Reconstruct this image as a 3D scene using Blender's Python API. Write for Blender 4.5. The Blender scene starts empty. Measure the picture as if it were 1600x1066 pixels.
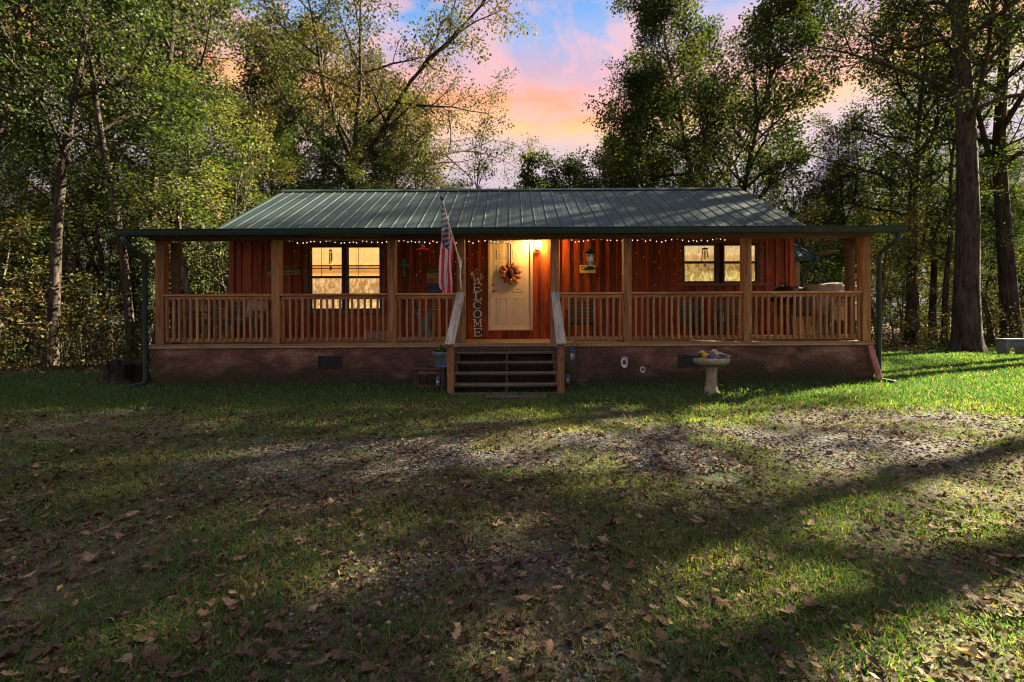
# light settings, the sun from the right and a little behind the cabin
EXPO = 3.08
EK = 2.0**-2.92                      # lamps, lit windows and sky are set for the exposure of the photograph
SUN_E, SKY_S, NISH_S, ROLL_SIGN = 5.0, 1.06*EK, 0.018*EK, 1.0
SHADE_TREES = [(20.0, 1.9, 0.0, 1.0), (21.5, 6.8, 2.1, 1.12), (20.5, -2.2, 4.0, 1.0), (24.5, 9.4, 1.0, 1.25), (24.0, 5.0, 0.6, 1.3)]
import bpy, bmesh, math, random
import numpy as np
from mathutils import Vector, Matrix

R = math.radians
scene = bpy.context.scene
COL = scene.collection
random.seed(7)

# ------------------------------------------------------------------ calibration of the view
F_PX, CAM_H, CAM_Y, HOR, ROLL = 711.0, 1.1, -8.36, 508.5, 0.0052
def at(px, py, y):
    """world point at depth y that the photograph shows at pixel (px, py)"""
    dx, dy = px - 800.0, py - 533.0
    xu, yu = px - ROLL * dy, py + ROLL * dx
    d = (y - CAM_Y) / F_PX
    return Vector(((xu - 800.0) * d, y, CAM_H + (HOR - yu) * d))
def ax(px, y): return at(px, 480, y).x
def az(px, py, y): return at(px, py, y).z

# ------------------------------------------------------------------ object helpers
def tag(o, label=None, cat=None, group=None, kind=None):
    if label: o['label'] = label
    if cat: o['category'] = cat
    if group: o['group'] = group
    if kind: o['kind'] = kind
    return o
def thing(name, label, cat, loc=(0, 0, 0), rz=0.0, group=None):
    o = bpy.data.objects.new(name, None)
    o.empty_display_size = 0.2
    COL.objects.link(o)
    o.location = loc; o.rotation_euler = (0, 0, rz)
    return tag(o, label, cat, group)
def copy_tree(o, parent=None):
    c = o.copy(); COL.objects.link(c)
    if parent is not None: c.parent = parent
    for ch in list(o.children): copy_tree(ch, c)
    return c

class MB:
    def __init__(s): s.v = []; s.f = []; s.t = []; s.mi = []
    def add(s, vs, fs, tint=0.5, mi=0):
        b = len(s.v)
        s.v += [tuple(p) for p in vs]; s.t += [tint] * len(vs)
        s.f += [tuple(i + b for i in f) for f in fs]; s.mi += [mi] * len(fs)
        return s
    def box(s, x0, x1, y0, y1, z0, z1, tint=0.5, mi=0):
        return s.add([(x0,y0,z0),(x1,y0,z0),(x1,y1,z0),(x0,y1,z0),(x0,y0,z1),(x1,y0,z1),(x1,y1,z1),(x0,y1,z1)],
              [(0,3,2,1),(4,5,6,7),(0,1,5,4),(1,2,6,5),(2,3,7,6),(3,0,4,7)], tint, mi)
    def cbox(s, c, sz, tint=0.5, mi=0, rot=None):
        hx, hy, hz = sz[0]/2, sz[1]/2, sz[2]/2
        pts = [Vector((x,y,z)) for z in (-hz,hz) for x,y in ((-hx,-hy),(hx,-hy),(hx,hy),(-hx,hy))]
        if rot is not None: pts = [rot @ p for p in pts]
        c = Vector(c)
        return s.add([c+p for p in pts], [(0,3,2,1),(4,5,6,7),(0,1,5,4),(1,2,6,5),(2,3,7,6),(3,0,4,7)], tint, mi)
    def bar(s, p0, p1, w, h, up=(0,0,1), tint=0.5, mi=0):
        p0, p1 = Vector(p0), Vector(p1)
        d = (p1-p0).normalized(); u = Vector(up)
        sd = d.cross(u)
        if sd.length < 1e-4: sd = d.cross(Vector((0,1,0)))
        sd.normalize(); u = sd.cross(d).normalized()
        vs = []
        for p in (p0, p1):
            for a, b in ((-1,-1),(1,-1),(1,1),(-1,1)): vs.append(p + sd*(a*w/2) + u*(b*h/2))
        return s.add(vs, [(0,1,2,3),(7,6,5,4),(0,4,5,1),(1,5,6,2),(2,6,7,3),(3,7,4,0)], tint, mi)
    def tube(s, pts, rad, n=8, tint=0.5, mi=0, cap=True):
        pts = [Vector(p) for p in pts]
        if not hasattr(rad, '__len__'): rad = [rad]*len(pts)
        vs, fs = [], []
        ref = Vector((0.31, 0.17, 0.93))
        d0 = (pts[-1]-pts[0]).normalized() if (pts[-1]-pts[0]).length > 1e-6 else Vector((0,0,1))
        if abs(d0.dot(ref)) > 0.9: ref = Vector((1, 0.2, 0.1))
        for i, p in enumerate(pts):
            t = (pts[min(i+1,len(pts)-1)] - pts[max(i-1,0)]).normalized()
            u = t.cross(ref)
            if u.length < 1e-3: u = t.cross(Vector((0.9,-0.4,0.1)))
            u.normalize(); w = t.cross(u)
            for k in range(n):
                a = 2*math.pi*k/n
                vs.append(p + (u*math.cos(a) + w*math.sin(a))*rad[i])
        for i in range(len(pts)-1):
            for k in range(n):
                a, b = i*n+k, i*n+(k+1) % n
                fs.append((a, b, b+n, a+n))
        if cap:
            fs.append(tuple(range(n-1,-1,-1))); fs.append(tuple((len(pts)-1)*n+k for k in range(n)))
        return s.add(vs, fs, tint, mi)
    def lathe(s, prof, c=(0,0,0), n=20, tint=0.5, mi=0, wob=0.0, sx=1.0, sy=1.0):
        vs, fs = [], []
        for i, (r, z) in enumerate(prof):
            for k in range(n):
                a = 2*math.pi*k/n
                rr = r*(1+wob*math.sin(3*a+i*1.7)+wob*0.7*math.sin(7*a+i*2.9))
                vs.append((c[0]+rr*math.cos(a)*sx, c[1]+rr*math.sin(a)*sy, c[2]+z))
        for i in range(len(prof)-1):
            for k in range(n):
                a, b = i*n+k, i*n+(k+1) % n
                fs.append((a, b, b+n, a+n))
        if prof[0][0] > 1e-5: fs.append(tuple(range(n-1,-1,-1)))
        if prof[-1][0] > 1e-5: fs.append(tuple((len(prof)-1)*n+k for k in range(n)))
        return s.add(vs, fs, tint, mi)
    def prism(s, poly, y0, y1, tint=0.5, mi=0):
        """poly in (x, z), extruded along y"""
        n = len(poly)
        vs = [(x, y0, z) for x, z in poly] + [(x, y1, z) for x, z in poly]
        fs = [tuple(range(n)), tuple(range(2*n-1, n-1, -1))]
        fs += [(i, i+n, (i+1) % n + n, (i+1) % n) for i in range(n)]
        return s.add(vs, fs, tint, mi)
    def xprism(s, poly, x0, x1, tint=0.5, mi=0):
        """poly in (y, z), extruded along x"""
        n = len(poly)
        vs = [(x0, y, z) for y, z in poly] + [(x1, y, z) for y, z in poly]
        fs = [tuple(range(n-1,-1,-1)), tuple(range(n, 2*n))]
        fs += [(i, (i+1) % n, (i+1) % n + n, i+n) for i in range(n)]
        return s.add(vs, fs, tint, mi)
    def build(s, name, mat, parent=None, bevel=0.0, smooth=False, loc=None, fix=True):
        me = bpy.data.meshes.new(name)
        me.from_pydata(s.v, [], s.f); me.update()
        if fix:
            bm = bmesh.new(); bm.from_mesh(me)
            bmesh.ops.recalc_face_normals(bm, faces=bm.faces); bm.to_mesh(me); bm.free()
        at_ = me.attributes.new('tint', 'FLOAT', 'POINT'); at_.data.foreach_set('value', s.t)
        mats = mat if isinstance(mat, (list, tuple)) else [mat]
        for m in mats: me.materials.append(m)
        if len(mats) > 1: me.polygons.foreach_set('material_index', s.mi)
        if smooth:
            me.polygons.foreach_set('use_smooth', [True]*len(me.polygons))
        o = bpy.data.objects.new(name, me); COL.objects.link(o)
        if parent is not None: o.parent = parent
        if loc is not None: o.location = loc
        if bevel:
            b = o.modifiers.new('bevel', 'BEVEL'); b.width = bevel; b.segments = 2; b.limit_method = 'ANGLE'
        return o

def npmesh(name, V, Fc, mats, tint=None, parent=None, smooth=False, extra=None):
    """V (n,3), Fc (m,k) all faces with k corners"""
    V = np.asarray(V, dtype=np.float32); Fc = np.asarray(Fc, dtype=np.int32)
    me = bpy.data.meshes.new(name)
    m, k = Fc.shape
    me.vertices.add(len(V)); me.vertices.foreach_set('co', V.ravel())
    me.loops.add(m*k); me.loops.foreach_set('vertex_index', Fc.ravel())
    me.polygons.add(m); me.polygons.foreach_set('loop_start', np.arange(0, m*k, k, dtype=np.int32))
    if smooth: me.polygons.foreach_set('use_smooth', np.ones(m, dtype=bool))
    me.update(calc_edges=True)
    if tint is not None:
        a = me.attributes.new('tint', 'FLOAT', 'POINT'); a.data.foreach_set('value', np.asarray(tint, dtype=np.float32))
    for nm, arr in (extra or {}).items():
        a = me.attributes.new(nm, 'FLOAT', 'POINT'); a.data.foreach_set('value', np.asarray(arr, dtype=np.float32))
    me.materials.append(mats)
    o = bpy.data.objects.new(name, me); COL.objects.link(o)
    if parent is not None: o.parent = parent
    return o

# ------------------------------------------------------------------ numpy value noise
_lat = np.random.default_rng(11).random((256, 256))
def vnoise(x, y):
    x = np.asarray(x, float); y = np.asarray(y, float)
    xi = np.floor(x).astype(int); yi = np.floor(y).astype(int)
    fx = x-xi; fy = y-yi
    fx = fx*fx*(3-2*fx); fy = fy*fy*(3-2*fy)
    a = _lat[xi & 255, yi & 255]; b = _lat[(xi+1) & 255, yi & 255]
    c = _lat[xi & 255, (yi+1) & 255]; d = _lat[(xi+1) & 255, (yi+1) & 255]
    return (a*(1-fx)+b*fx)*(1-fy) + (c*(1-fx)+d*fx)*fy
def fbm(x, y, o=4):
    s, a, t = 0, 1.0, 0
    for i in range(o):
        s = s + a*vnoise(x*2**i+17*i, y*2**i+31*i); t += a; a *= 0.5
    return s/t

# ------------------------------------------------------------------ materials
class NT:
    def __init__(s, name):
        s.m = bpy.data.materials.new(name); s.m.use_nodes = True
        s.nt = s.m.node_tree; s.nt.nodes.clear()
        s.out = s.n('ShaderNodeOutputMaterial')
    def n(s, t, **kw):
        nd = s.nt.nodes.new(t)
        for k, v in kw.items(): setattr(nd, k, v)
        return nd
    def l(s, a, b): s.nt.links.new(a, b)
    def val(s, sock, v):
        if hasattr(v, 'is_linked') or isinstance(v, bpy.types.NodeSocket): s.l(v, sock)
        else: sock.default_value = v
    def coord(s, kind='Object', scale=(1,1,1), jitter=False):
        tc = s.n('ShaderNodeTexCoord'); mp = s.n('ShaderNodeMapping')
        mp.inputs['Scale'].default_value = scale
        s.l(tc.outputs[kind], mp.inputs['Vector'])
        if jitter:
            oi = s.n('ShaderNodeObjectInfo'); ml = s.n('ShaderNodeMath', operation='MULTIPLY'); ml.inputs[1].default_value = 37.0
            s.l(oi.outputs['Random'], ml.inputs[0]); cb = s.n('ShaderNodeCombineXYZ')
            for k in range(3): s.l(ml.outputs[0], cb.inputs[k])
            s.l(cb.outputs[0], mp.inputs['Location'])
        return mp.outputs[0]
    def noise(s, vec, scale=5, detail=4, rough=0.55, dist=0.0):
        nd = s.n('ShaderNodeTexNoise'); s.l(vec, nd.inputs['Vector'])
        nd.inputs['Scale'].default_value = scale; nd.inputs['Detail'].default_value = detail
        nd.inputs['Roughness'].default_value = rough; nd.inputs['Distortion'].default_value = dist
        return nd.outputs['Fac']
    def ramp(s, fac, stops, interp='LINEAR'):
        nd = s.n('ShaderNodeValToRGB'); s.l(fac, nd.inputs['Fac']); cr = nd.color_ramp; cr.interpolation = interp
        while len(cr.elements) < len(stops): cr.elements.new(0.5)
        for e, (p, c) in zip(cr.elements, stops):
            e.position = p; e.color = (*c, 1) if len(c) == 3 else c
        return nd.outputs['Color']
    def mix(s, fac, a, b, mode='MIX'):
        nd = s.n('ShaderNodeMix', data_type='RGBA', blend_type=mode)
        s.val(nd.inputs[0], fac)
        for sk, v in ((nd.inputs[6], a), (nd.inputs[7], b)):
            if isinstance(v, tuple): sk.default_value = (*v, 1) if len(v) == 3 else v
            else: s.l(v, sk)
        return nd.outputs[2]
    def math(s, op, a, b=0.0, c=None, clamp=False):
        nd = s.n('ShaderNodeMath', operation=op, use_clamp=clamp)
        s.val(nd.inputs[0], a); s.val(nd.inputs[1], b)
        if c is not None: s.val(nd.inputs[2], c)
        return nd.outputs[0]
    def attr(s, name='tint'):
        nd = s.n('ShaderNodeAttribute'); nd.attribute_name = name
        return nd.outputs['Fac']
    def bump(s, h, strength=0.3, dist=0.02):
        nd = s.n('ShaderNodeBump'); s.l(h, nd.inputs['Height'])
        nd.inputs['Strength'].default_value = strength; nd.inputs['Distance'].default_value = dist
        return nd.outputs['Normal']
    def principled(s, color, rough=0.6, metal=0.0, spec=0.5, normal=None, emis=None, estr=0.0):
        p = s.n('ShaderNodeBsdfPrincipled')
        if isinstance(color, tuple): p.inputs['Base Color'].default_value = (*color[:3], 1)
        else: s.l(color, p.inputs['Base Color'])
        s.val(p.inputs['Roughness'], rough); s.val(p.inputs['Metallic'], metal)
        p.inputs['Specular IOR Level'].default_value = spec
        if normal is not None: s.l(normal, p.inputs['Normal'])
        if emis is not None:
            if isinstance(emis, tuple): p.inputs['Emission Color'].default_value = (*emis, 1)
            else: s.l(emis, p.inputs['Emission Color'])
            p.inputs['Emission Strength'].default_value = estr
        s.l(p.outputs[0], s.out.inputs['Surface'])
        return p

def wood(name, dark, light, axis='z', rough=0.65, scale=1.0, knots=True, spec=0.3, weather=None):
    t = NT(name)
    st = {'z': (14, 14, 0.9), 'x': (0.9, 14, 14), 'y': (14, 0.9, 14), 'yz': (16, 0.7, 0.7)}[axis]
    v = t.coord('Object', tuple(a*scale for a in st), jitter=True)
    g1 = t.noise(v, 1.0, 5, 0.6, 1.2); g2 = t.noise(v, 4.2, 3, 0.6, 0.4)
    g = t.math('ADD', t.math('MULTIPLY', g1, 0.65), t.math('MULTIPLY', g2, 0.35))
    col = t.ramp(g, [(0.30, dark), (0.48, tuple((a+b)/2 for a, b in zip(dark, light))), (0.66, light)])
    tint = t.attr('tint'); oi = t.n('ShaderNodeObjectInfo')
    b = t.math('ADD', t.math('MULTIPLY', tint, 0.7), t.math('ADD', t.math('MULTIPLY', oi.outputs['Random'], 0.45), 0.42))
    cb = t.n('ShaderNodeCombineColor'); [t.l(b, cb.inputs[k]) for k in range(3)]
    col = t.mix(1.0, col, cb.outputs[0], 'MULTIPLY')
    if knots:
        v2 = t.coord('Object', {'z': (5, 5, 1.6), 'x': (1.6, 5, 5), 'y': (5, 1.6, 5), 'yz': (5, 1.6, 1.6)}[axis], jitter=True)
        vo = t.n('ShaderNodeTexVoronoi'); t.l(v2, vo.inputs['Vector']); vo.inputs['Scale'].default_value = 1.3
        k = t.ramp(vo.outputs['Distance'], [(0.05, (1, 1, 1)), (0.16, (0, 0, 0))])
        col = t.mix(t.math('MULTIPLY', k, 0.7), col, tuple(c*0.35 for c in dark))
    if weather:
        v3 = t.coord('Object', (1, 1, 1), jitter=True)
        w = t.ramp(t.noise(v3, 3.0, 5, 0.65), [(0.42, (0, 0, 0)), (0.62, (1, 1, 1))])
        col = t.mix(t.math('MULTIPLY', w, weather[1]), col, weather[0])
    t.principled(col, rough, 0.0, spec, t.bump(g, 0.35, 0.006))
    return t.m

def plain(name, col, rough=0.5, metal=0.0, spec=0.5, var=0.25, scale=12, emis=None, estr=0.0, bump=0.0):
    t = NT(name)
    v = t.coord('Object', (1, 1, 1), jitter=True)
    n = t.noise(v, scale, 4, 0.6)
    c = t.ramp(n, [(0.3, tuple(a*(1-var) for a in col)), (0.7, tuple(min(1, a*(1+var)) for a in col))])
    t.principled(c, rough, metal, spec, t.bump(n, bump, 0.01) if bump else None, emis, estr)
    return t.m

M = {}
M['post'] = wood('post_pine', (0.040, 0.018, 0.007), (0.34, 0.172, 0.058), 'z')
M['rail'] = wood('rail_pine', (0.085, 0.036, 0.012), (0.46, 0.235, 0.078), 'x')
M['baluster'] = wood('baluster_pine', (0.065, 0.034, 0.015), (0.37, 0.215, 0.098), 'z')
M['rail_y'] = wood('rail_pine_deep', (0.14, 0.065, 0.028), (0.40, 0.23, 0.10), 'y')
M['deck'] = wood('deck_boards', (0.11, 0.068, 0.034), (0.38, 0.255, 0.125), 'x', weather=((0.10, 0.11, 0.06), 0.3))
M['beam'] = wood('beam_timber', (0.07, 0.03, 0.014), (0.23, 0.11, 0.045), 'x')
M['siding'] = wood('red_siding', (0.032, 0.0052, 0.0014), (0.50, 0.100, 0.016), 'z', rough=0.5, spec=0.22)
M['trim'] = wood('red_trim', (0.06, 0.014, 0.005), (0.26, 0.066, 0.018), 'x', rough=0.45)
M['weathered'] = wood('weathered_board', (0.05, 0.045, 0.04), (0.66, 0.60, 0.50), 'yz', rough=0.85, scale=1.6, weather=((0.16, 0.18, 0.12), 0.25))
M['tread'] = wood('tread_boards', (0.022, 0.018, 0.015), (0.115, 0.098, 0.078), 'x', rough=0.85, weather=((0.05, 0.07, 0.03), 0.6))
M['stringer'] = wood('stringer_board', (0.02, 0.016, 0.012), (0.08, 0.06, 0.045), 'y', rough=0.85)
M['dark_wood'] = wood('dark_wood', (0.02, 0.012, 0.007), (0.10, 0.06, 0.032), 'x', rough=0.7)
M['chair_wood'] = wood('chair_wood', (0.14, 0.075, 0.03), (0.42, 0.25, 0.11), 'z', rough=0.5)
M['wicker'] = plain('wicker', (0.07, 0.045, 0.028), 0.7, scale=60, var=0.6, bump=0.5)
M['gutter'] = plain('gutter_green', (0.013, 0.030, 0.022), 0.55, 0.0, 0.25, scale=4)
M['black'] = plain('black_metal', (0.015, 0.015, 0.016), 0.45, 0.3)
M['dark_frame'] = plain('dark_frame', (0.02, 0.014, 0.011), 0.45)
M['void'] = plain('dark_interior', (0.01, 0.008, 0.007), 0.9)
M['door'] = plain('door_paint', (0.70, 0.61, 0.38), 0.42, var=0.06, scale=3)
M['door_frame'] = plain('door_frame_paint', (0.58, 0.50, 0.34), 0.5, var=0.1, scale=5)
M['brass'] = plain('aged_brass', (0.22, 0.15, 0.07), 0.35, 0.9)
M['white'] = plain('white_paint', (0.72, 0.70, 0.62), 0.55, var=0.12)
M['ivory'] = plain('ivory_letters', (0.66, 0.60, 0.46), 0.6, var=0.18, scale=30)
M['teal'] = plain('teal_paint', (0.045, 0.20, 0.17), 0.5)
M['cross_teal'] = plain('cross_teal', (0.04, 0.19, 0.15), 0.55, var=0.5, scale=40)
M['forest'] = plain('dark_green_plastic', (0.012, 0.05, 0.022), 0.4)
M['red_glass'] = plain('red_plastic', (0.85, 0.015, 0.02), 0.25)
M['cream'] = plain('cream_plastic', (0.48, 0.41, 0.24), 0.5)
M['tarp'] = plain('tarp_grey', (0.22, 0.18, 0.13), 0.7, var=0.35, scale=6, bump=0.4)
M['tarp_brown'] = plain('tarp_brown', (0.09, 0.05, 0.032), 0.6, var=0.4, scale=6, bump=0.4)
M['blue_grey'] = plain('blue_grey_glaze', (0.10, 0.14, 0.15), 0.35, var=0.25)
M['blue_metal'] = plain('blue_metal', (0.02, 0.045, 0.11), 0.4, 0.2)
M['lantern_glass'] = plain('lantern_glass', (0.30, 0.36, 0.33), 0.12)
M['pillow'] = plain('pillow_cloth', (0.33, 0.24, 0.15), 0.9, var=0.4, scale=25)
M['cushion'] = plain('cushion_cloth', (0.10, 0.07, 0.05), 0.9, var=0.5, scale=14)
M['tan'] = plain('tan_board', (0.36, 0.26, 0.15), 0.7)
M['yellow_sign'] = plain('yellow_sign', (0.66, 0.47, 0.07), 0.5, var=0.1)
M['ink'] = plain('dark_ink', (0.02, 0.016, 0.012), 0.7)
M['sg_green'] = plain('plank_green', (0.035, 0.075, 0.03), 0.7); M['sg_tan'] = plain('plank_tan', (0.40, 0.25, 0.10), 0.7)
M['sg_orange'] = plain('plank_orange', (0.42, 0.15, 0.03), 0.7); M['sg_navy'] = plain('plank_navy', (0.03, 0.05, 0.10), 0.7)
M['sg_purple'] = plain('plank_purple', (0.055, 0.04, 0.14), 0.7)
M['petal'] = plain('sunflower_petal', (0.40, 0.135, 0.032), 0.7, var=0.5, scale=18)
M['petal2'] = plain('sunflower_petal_dark', (0.22, 0.06, 0.015), 0.7, var=0.5, scale=18)
M['seedhead'] = plain('seed_head', (0.025, 0.014, 0.008), 0.85, scale=60, bump=0.6)
M['flag_red'] = plain('flag_red', (0.42, 0.02, 0.03), 0.8, var=0.1); M['flag_white'] = plain('flag_white', (0.50, 0.44, 0.44), 0.8, var=0.08)
M['flag_blue'] = plain('flag_blue', (0.012, 0.018, 0.07), 0.8, var=0.1)
M['stake'] = plain('rusty_stake', (0.05, 0.03, 0.02), 0.7)
M['plate_white'] = plain('chipped_plate', (0.46, 0.43, 0.40), 0.4, var=0.4, scale=40)
M['bench_stone'] = plain('grey_bench', (0.13, 0.13, 0.14), 0.8, var=0.4); M['bench_blue'] = plain('blue_bench_panel', (0.05, 0.11, 0.15), 0.7, var=0.4, scale=40)
M['mat'] = plain('door_mat', (0.035, 0.035, 0.045), 0.95, scale=80, bump=0.6)
M['bird_yellow'] = plain('bird_yellow', (0.50, 0.33, 0.03), 0.5); M['bird_blue'] = plain('bird_blue', (0.03, 0.05, 0.30), 0.5)
M['bird_grey'] = plain('bird_grey', (0.30, 0.28, 0.27), 0.6, var=0.4, scale=30); M['bird_dark'] = plain('bird_dark', (0.05, 0.05, 0.055), 0.6)
M['red_board'] = wood('red_bark_board', (0.12, 0.04, 0.03), (0.50, 0.24, 0.19), 'z', rough=0.9)
M['rope'] = plain('rope', (0.30, 0.22, 0.14), 0.9)
M['seed'] = plain('bird_seed', (0.62, 0.52, 0.32), 0.8, var=0.5, scale=90)

def m_emit(name, col, strength):
    t = NT(name); e = t.n('ShaderNodeEmission'); e.inputs[0].default_value = (*col, 1); e.inputs[1].default_value = strength
    t.l(e.outputs[0], t.out.inputs['Surface']); return t.m
M['bulb'] = m_emit('string_bulb', (1.0, 0.76, 0.54), 2.6*EK)
M['dim_bulb'] = m_emit('dim_bulb', (1.0, 0.70, 0.55), 0.32*EK)
def m_lampglass():
    t = NT('lamp_glass'); e = t.n('ShaderNodeEmission'); e.inputs[0].default_value = (1.0, 0.72, 0.36, 1); e.inputs[1].default_value = 9.0*EK
    tr = t.n('ShaderNodeBsdfTransparent'); a = t.n('ShaderNodeAddShader')
    t.l(e.outputs[0], a.inputs[0]); t.l(tr.outputs[0], a.inputs[1]); t.l(a.outputs[0], t.out.inputs['Surface']); return t.m
M['lamp_glass'] = m_lampglass()
def m_clear():
    t = NT('clear_plastic'); tr = t.n('ShaderNodeBsdfTransparent'); tr.inputs[0].default_value = (0.8, 0.85, 0.78, 1)
    g = t.n('ShaderNodeBsdfGlossy'); g.inputs['Roughness'].default_value = 0.08
    mx = t.n('ShaderNodeMixShader'); mx.inputs[0].default_value = 0.14
    t.l(tr.outputs[0], mx.inputs[1]); t.l(g.outputs[0], mx.inputs[2]); t.l(mx.outputs[0], t.out.inputs['Surface']); return t.m
M['clear'] = m_clear()
for _k in ('bulb', 'dim_bulb', 'lamp_glass'): M[_k].cycles.emission_sampling = 'NONE'
def m_blind_reflect(name, c1, c2, strength, z0, z1, stops):
    """lit blinds with slat lines; bands and mottling paint tree reflections into the glow"""
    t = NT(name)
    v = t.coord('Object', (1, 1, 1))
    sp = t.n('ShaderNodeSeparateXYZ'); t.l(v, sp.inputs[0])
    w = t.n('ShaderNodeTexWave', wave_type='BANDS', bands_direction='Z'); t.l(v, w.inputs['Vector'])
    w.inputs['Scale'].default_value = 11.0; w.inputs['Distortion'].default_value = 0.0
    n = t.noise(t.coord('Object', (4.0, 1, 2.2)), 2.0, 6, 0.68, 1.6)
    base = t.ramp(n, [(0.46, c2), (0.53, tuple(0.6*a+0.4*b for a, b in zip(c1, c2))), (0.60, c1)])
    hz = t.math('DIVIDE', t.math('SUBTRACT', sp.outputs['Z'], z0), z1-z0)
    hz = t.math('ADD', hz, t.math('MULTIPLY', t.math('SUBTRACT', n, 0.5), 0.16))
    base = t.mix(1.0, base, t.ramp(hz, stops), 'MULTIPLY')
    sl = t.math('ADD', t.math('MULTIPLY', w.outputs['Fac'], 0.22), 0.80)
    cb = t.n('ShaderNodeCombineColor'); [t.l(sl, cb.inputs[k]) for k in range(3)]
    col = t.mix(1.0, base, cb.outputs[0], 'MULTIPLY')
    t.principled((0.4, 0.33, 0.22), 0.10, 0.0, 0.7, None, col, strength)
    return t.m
_up = [(0.0, (.95, .80, .5)), (0.12, (1.0, .80, .5)), (0.20, (.66, .36, .22)), (0.40, (.80, .55, .42)), (0.47, (1, .95, .9)), (1.0, (1, 1, 1))]  # brown band paints a reflection across the lit blind
_lo = [(0.0, (1.1, 1.05, 0.9)), (0.35, (.85, .80, .7)), (0.7, (.75, .65, .55)), (1.0, (.9, .8, .6))]  # lower pane: uneven tree reflections painted into the glow
M['blind_top'] = m_blind_reflect('lit_blind_reflect', (1.0, 0.66, 0.23), (0.90, 0.53, 0.15), 1.15*EK, 2.24, 2.94, _up)
M['reflect_low'] = m_blind_reflect('painted_reflection', (1.0, 0.70, 0.30), (0.52, 0.25, 0.07), 1.1*EK, 1.5, 2.24, _lo)
M['blind_pale'] = m_blind_reflect('lit_blind_pale_reflect', (0.88, 0.62, 0.28), (0.62, 0.40, 0.16), 1.05*EK, 2.58, 2.98, [(0.0, (.7, .6, .5)), (0.3, (.8, .66, .55)), (0.5, (1, 1, 1)), (1, (.9, .9, .9))])
M['reflect_pale_low'] = m_blind_reflect('painted_reflection_pale', (0.90, 0.66, 0.22), (0.34, 0.22, 0.05), 1.05*EK, 2.17, 2.58, [(0.0, (1, 1, .8)), (0.35, (.9, .9, .7)), (0.55, (.55, .45, .40)), (1, (.75, .62, .5))])

def m_roof():
    t = NT('green_metal_roof')
    v = t.coord('Object', (1, 1, 1))
    n = t.noise(t.coord('Object', (6, 0.7, 0.7)), 1.5, 5, 0.65)
    n2 = t.noise(v, 1.3, 4, 0.6)
    col = t.ramp(n, [(0.3, (0.013, 0.025, 0.029)), (0.7, (0.031, 0.050, 0.055))])
    col = t.mix(t.math('MULTIPLY', t.ramp(n2, [(0.5, (0, 0, 0)), (0.75, (1, 1, 1))]), 0.35), col, (0.065, 0.072, 0.05))
    rg = t.math('ADD', t.math('MULTIPLY', n2, 0.25), 0.26)
    t.principled(col, t.math('ADD', rg, 0.14), 0.0, 0.14, t.bump(t.noise(v, 3.5, 2), 0.08, 0.02)); return t.m
M['roof'] = m_roof()
def m_found():
    t = NT('foundation_render')
    v = t.coord('Object', (1, 1, 1)); n = t.noise(t.coord('Object', (0.7, 1, 1.5)), 2.0, 8, 0.72, 0.6); nf = t.noise(v, 30, 4, 0.7)
    col = t.ramp(n, [(0.36, (0.022, 0.014, 0.011)), (0.46, (0.078, 0.034, 0.021)), (0.54, (0.145, 0.066, 0.040)), (0.64, (0.26, 0.165, 0.105))])
    col = t.mix(0.35, col, t.ramp(nf, [(0.3, (0.03, 0.02, 0.015)), (0.7, (0.20, 0.13, 0.10))]), 'MIX')
    # moss and damp creeping up from the soil
    sp = t.n('ShaderNodeSeparateXYZ'); t.l(v, sp.inputs[0])
    hgt = t.math('ADD', sp.outputs['Z'], t.math('MULTIPLY', t.math('SUBTRACT', t.noise(t.coord('Object', (0.8, 1, 2)), 1.6, 5, 0.7), 0.5), 0.9))
    ms = t.ramp(hgt, [(0.16, (1, 1, 1)), (0.50, (0, 0, 0))])
    col = t.mix(t.math('MULTIPLY', ms, 0.92), col, t.ramp(nf, [(0.3, (0.010, 0.013, 0.005)), (0.7, (0.045, 0.048, 0.016))]))
    t.principled(col, 0.9, 0, 0.2, t.bump(nf, 0.6, 0.015)); return t.m
M['found'] = m_found()
def m_bark(name, c1, c2):
    t = NT(name); v = t.coord('Object', (1, 1, 0.16), jitter=True)
    n = t.noise(v, 9, 6, 0.7, 0.6); n2 = t.noise(t.coord('Object', (1, 1, 0.5), jitter=True), 2.5, 3)
    col = t.ramp(n, [(0.36, tuple(a*0.35 for a in c1)), (0.5, c1), (0.68, c2)])
    col = t.mix(t.math('MULTIPLY', t.ramp(n2, [(0.5, (0, 0, 0)), (0.7, (1, 1, 1))]), 0.4), col, (0.075, 0.085, 0.055))
    t.principled(col, 0.95, 0, 0.15, t.bump(n, 0.9, 0.04)); return t.m
M['bark'] = m_bark('bark', (0.040, 0.031, 0.025), (0.095, 0.077, 0.062))
M['bark_pale'] = m_bark('bark_pale', (0.075, 0.064, 0.052), (0.18, 0.16, 0.13))
M['brush'] = m_bark('brush_stems', (0.055, 0.042, 0.030), (0.13, 0.10, 0.07))
M['stump'] = m_bark('stump_bark', (0.018, 0.014, 0.012), (0.05, 0.042, 0.034))
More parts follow.
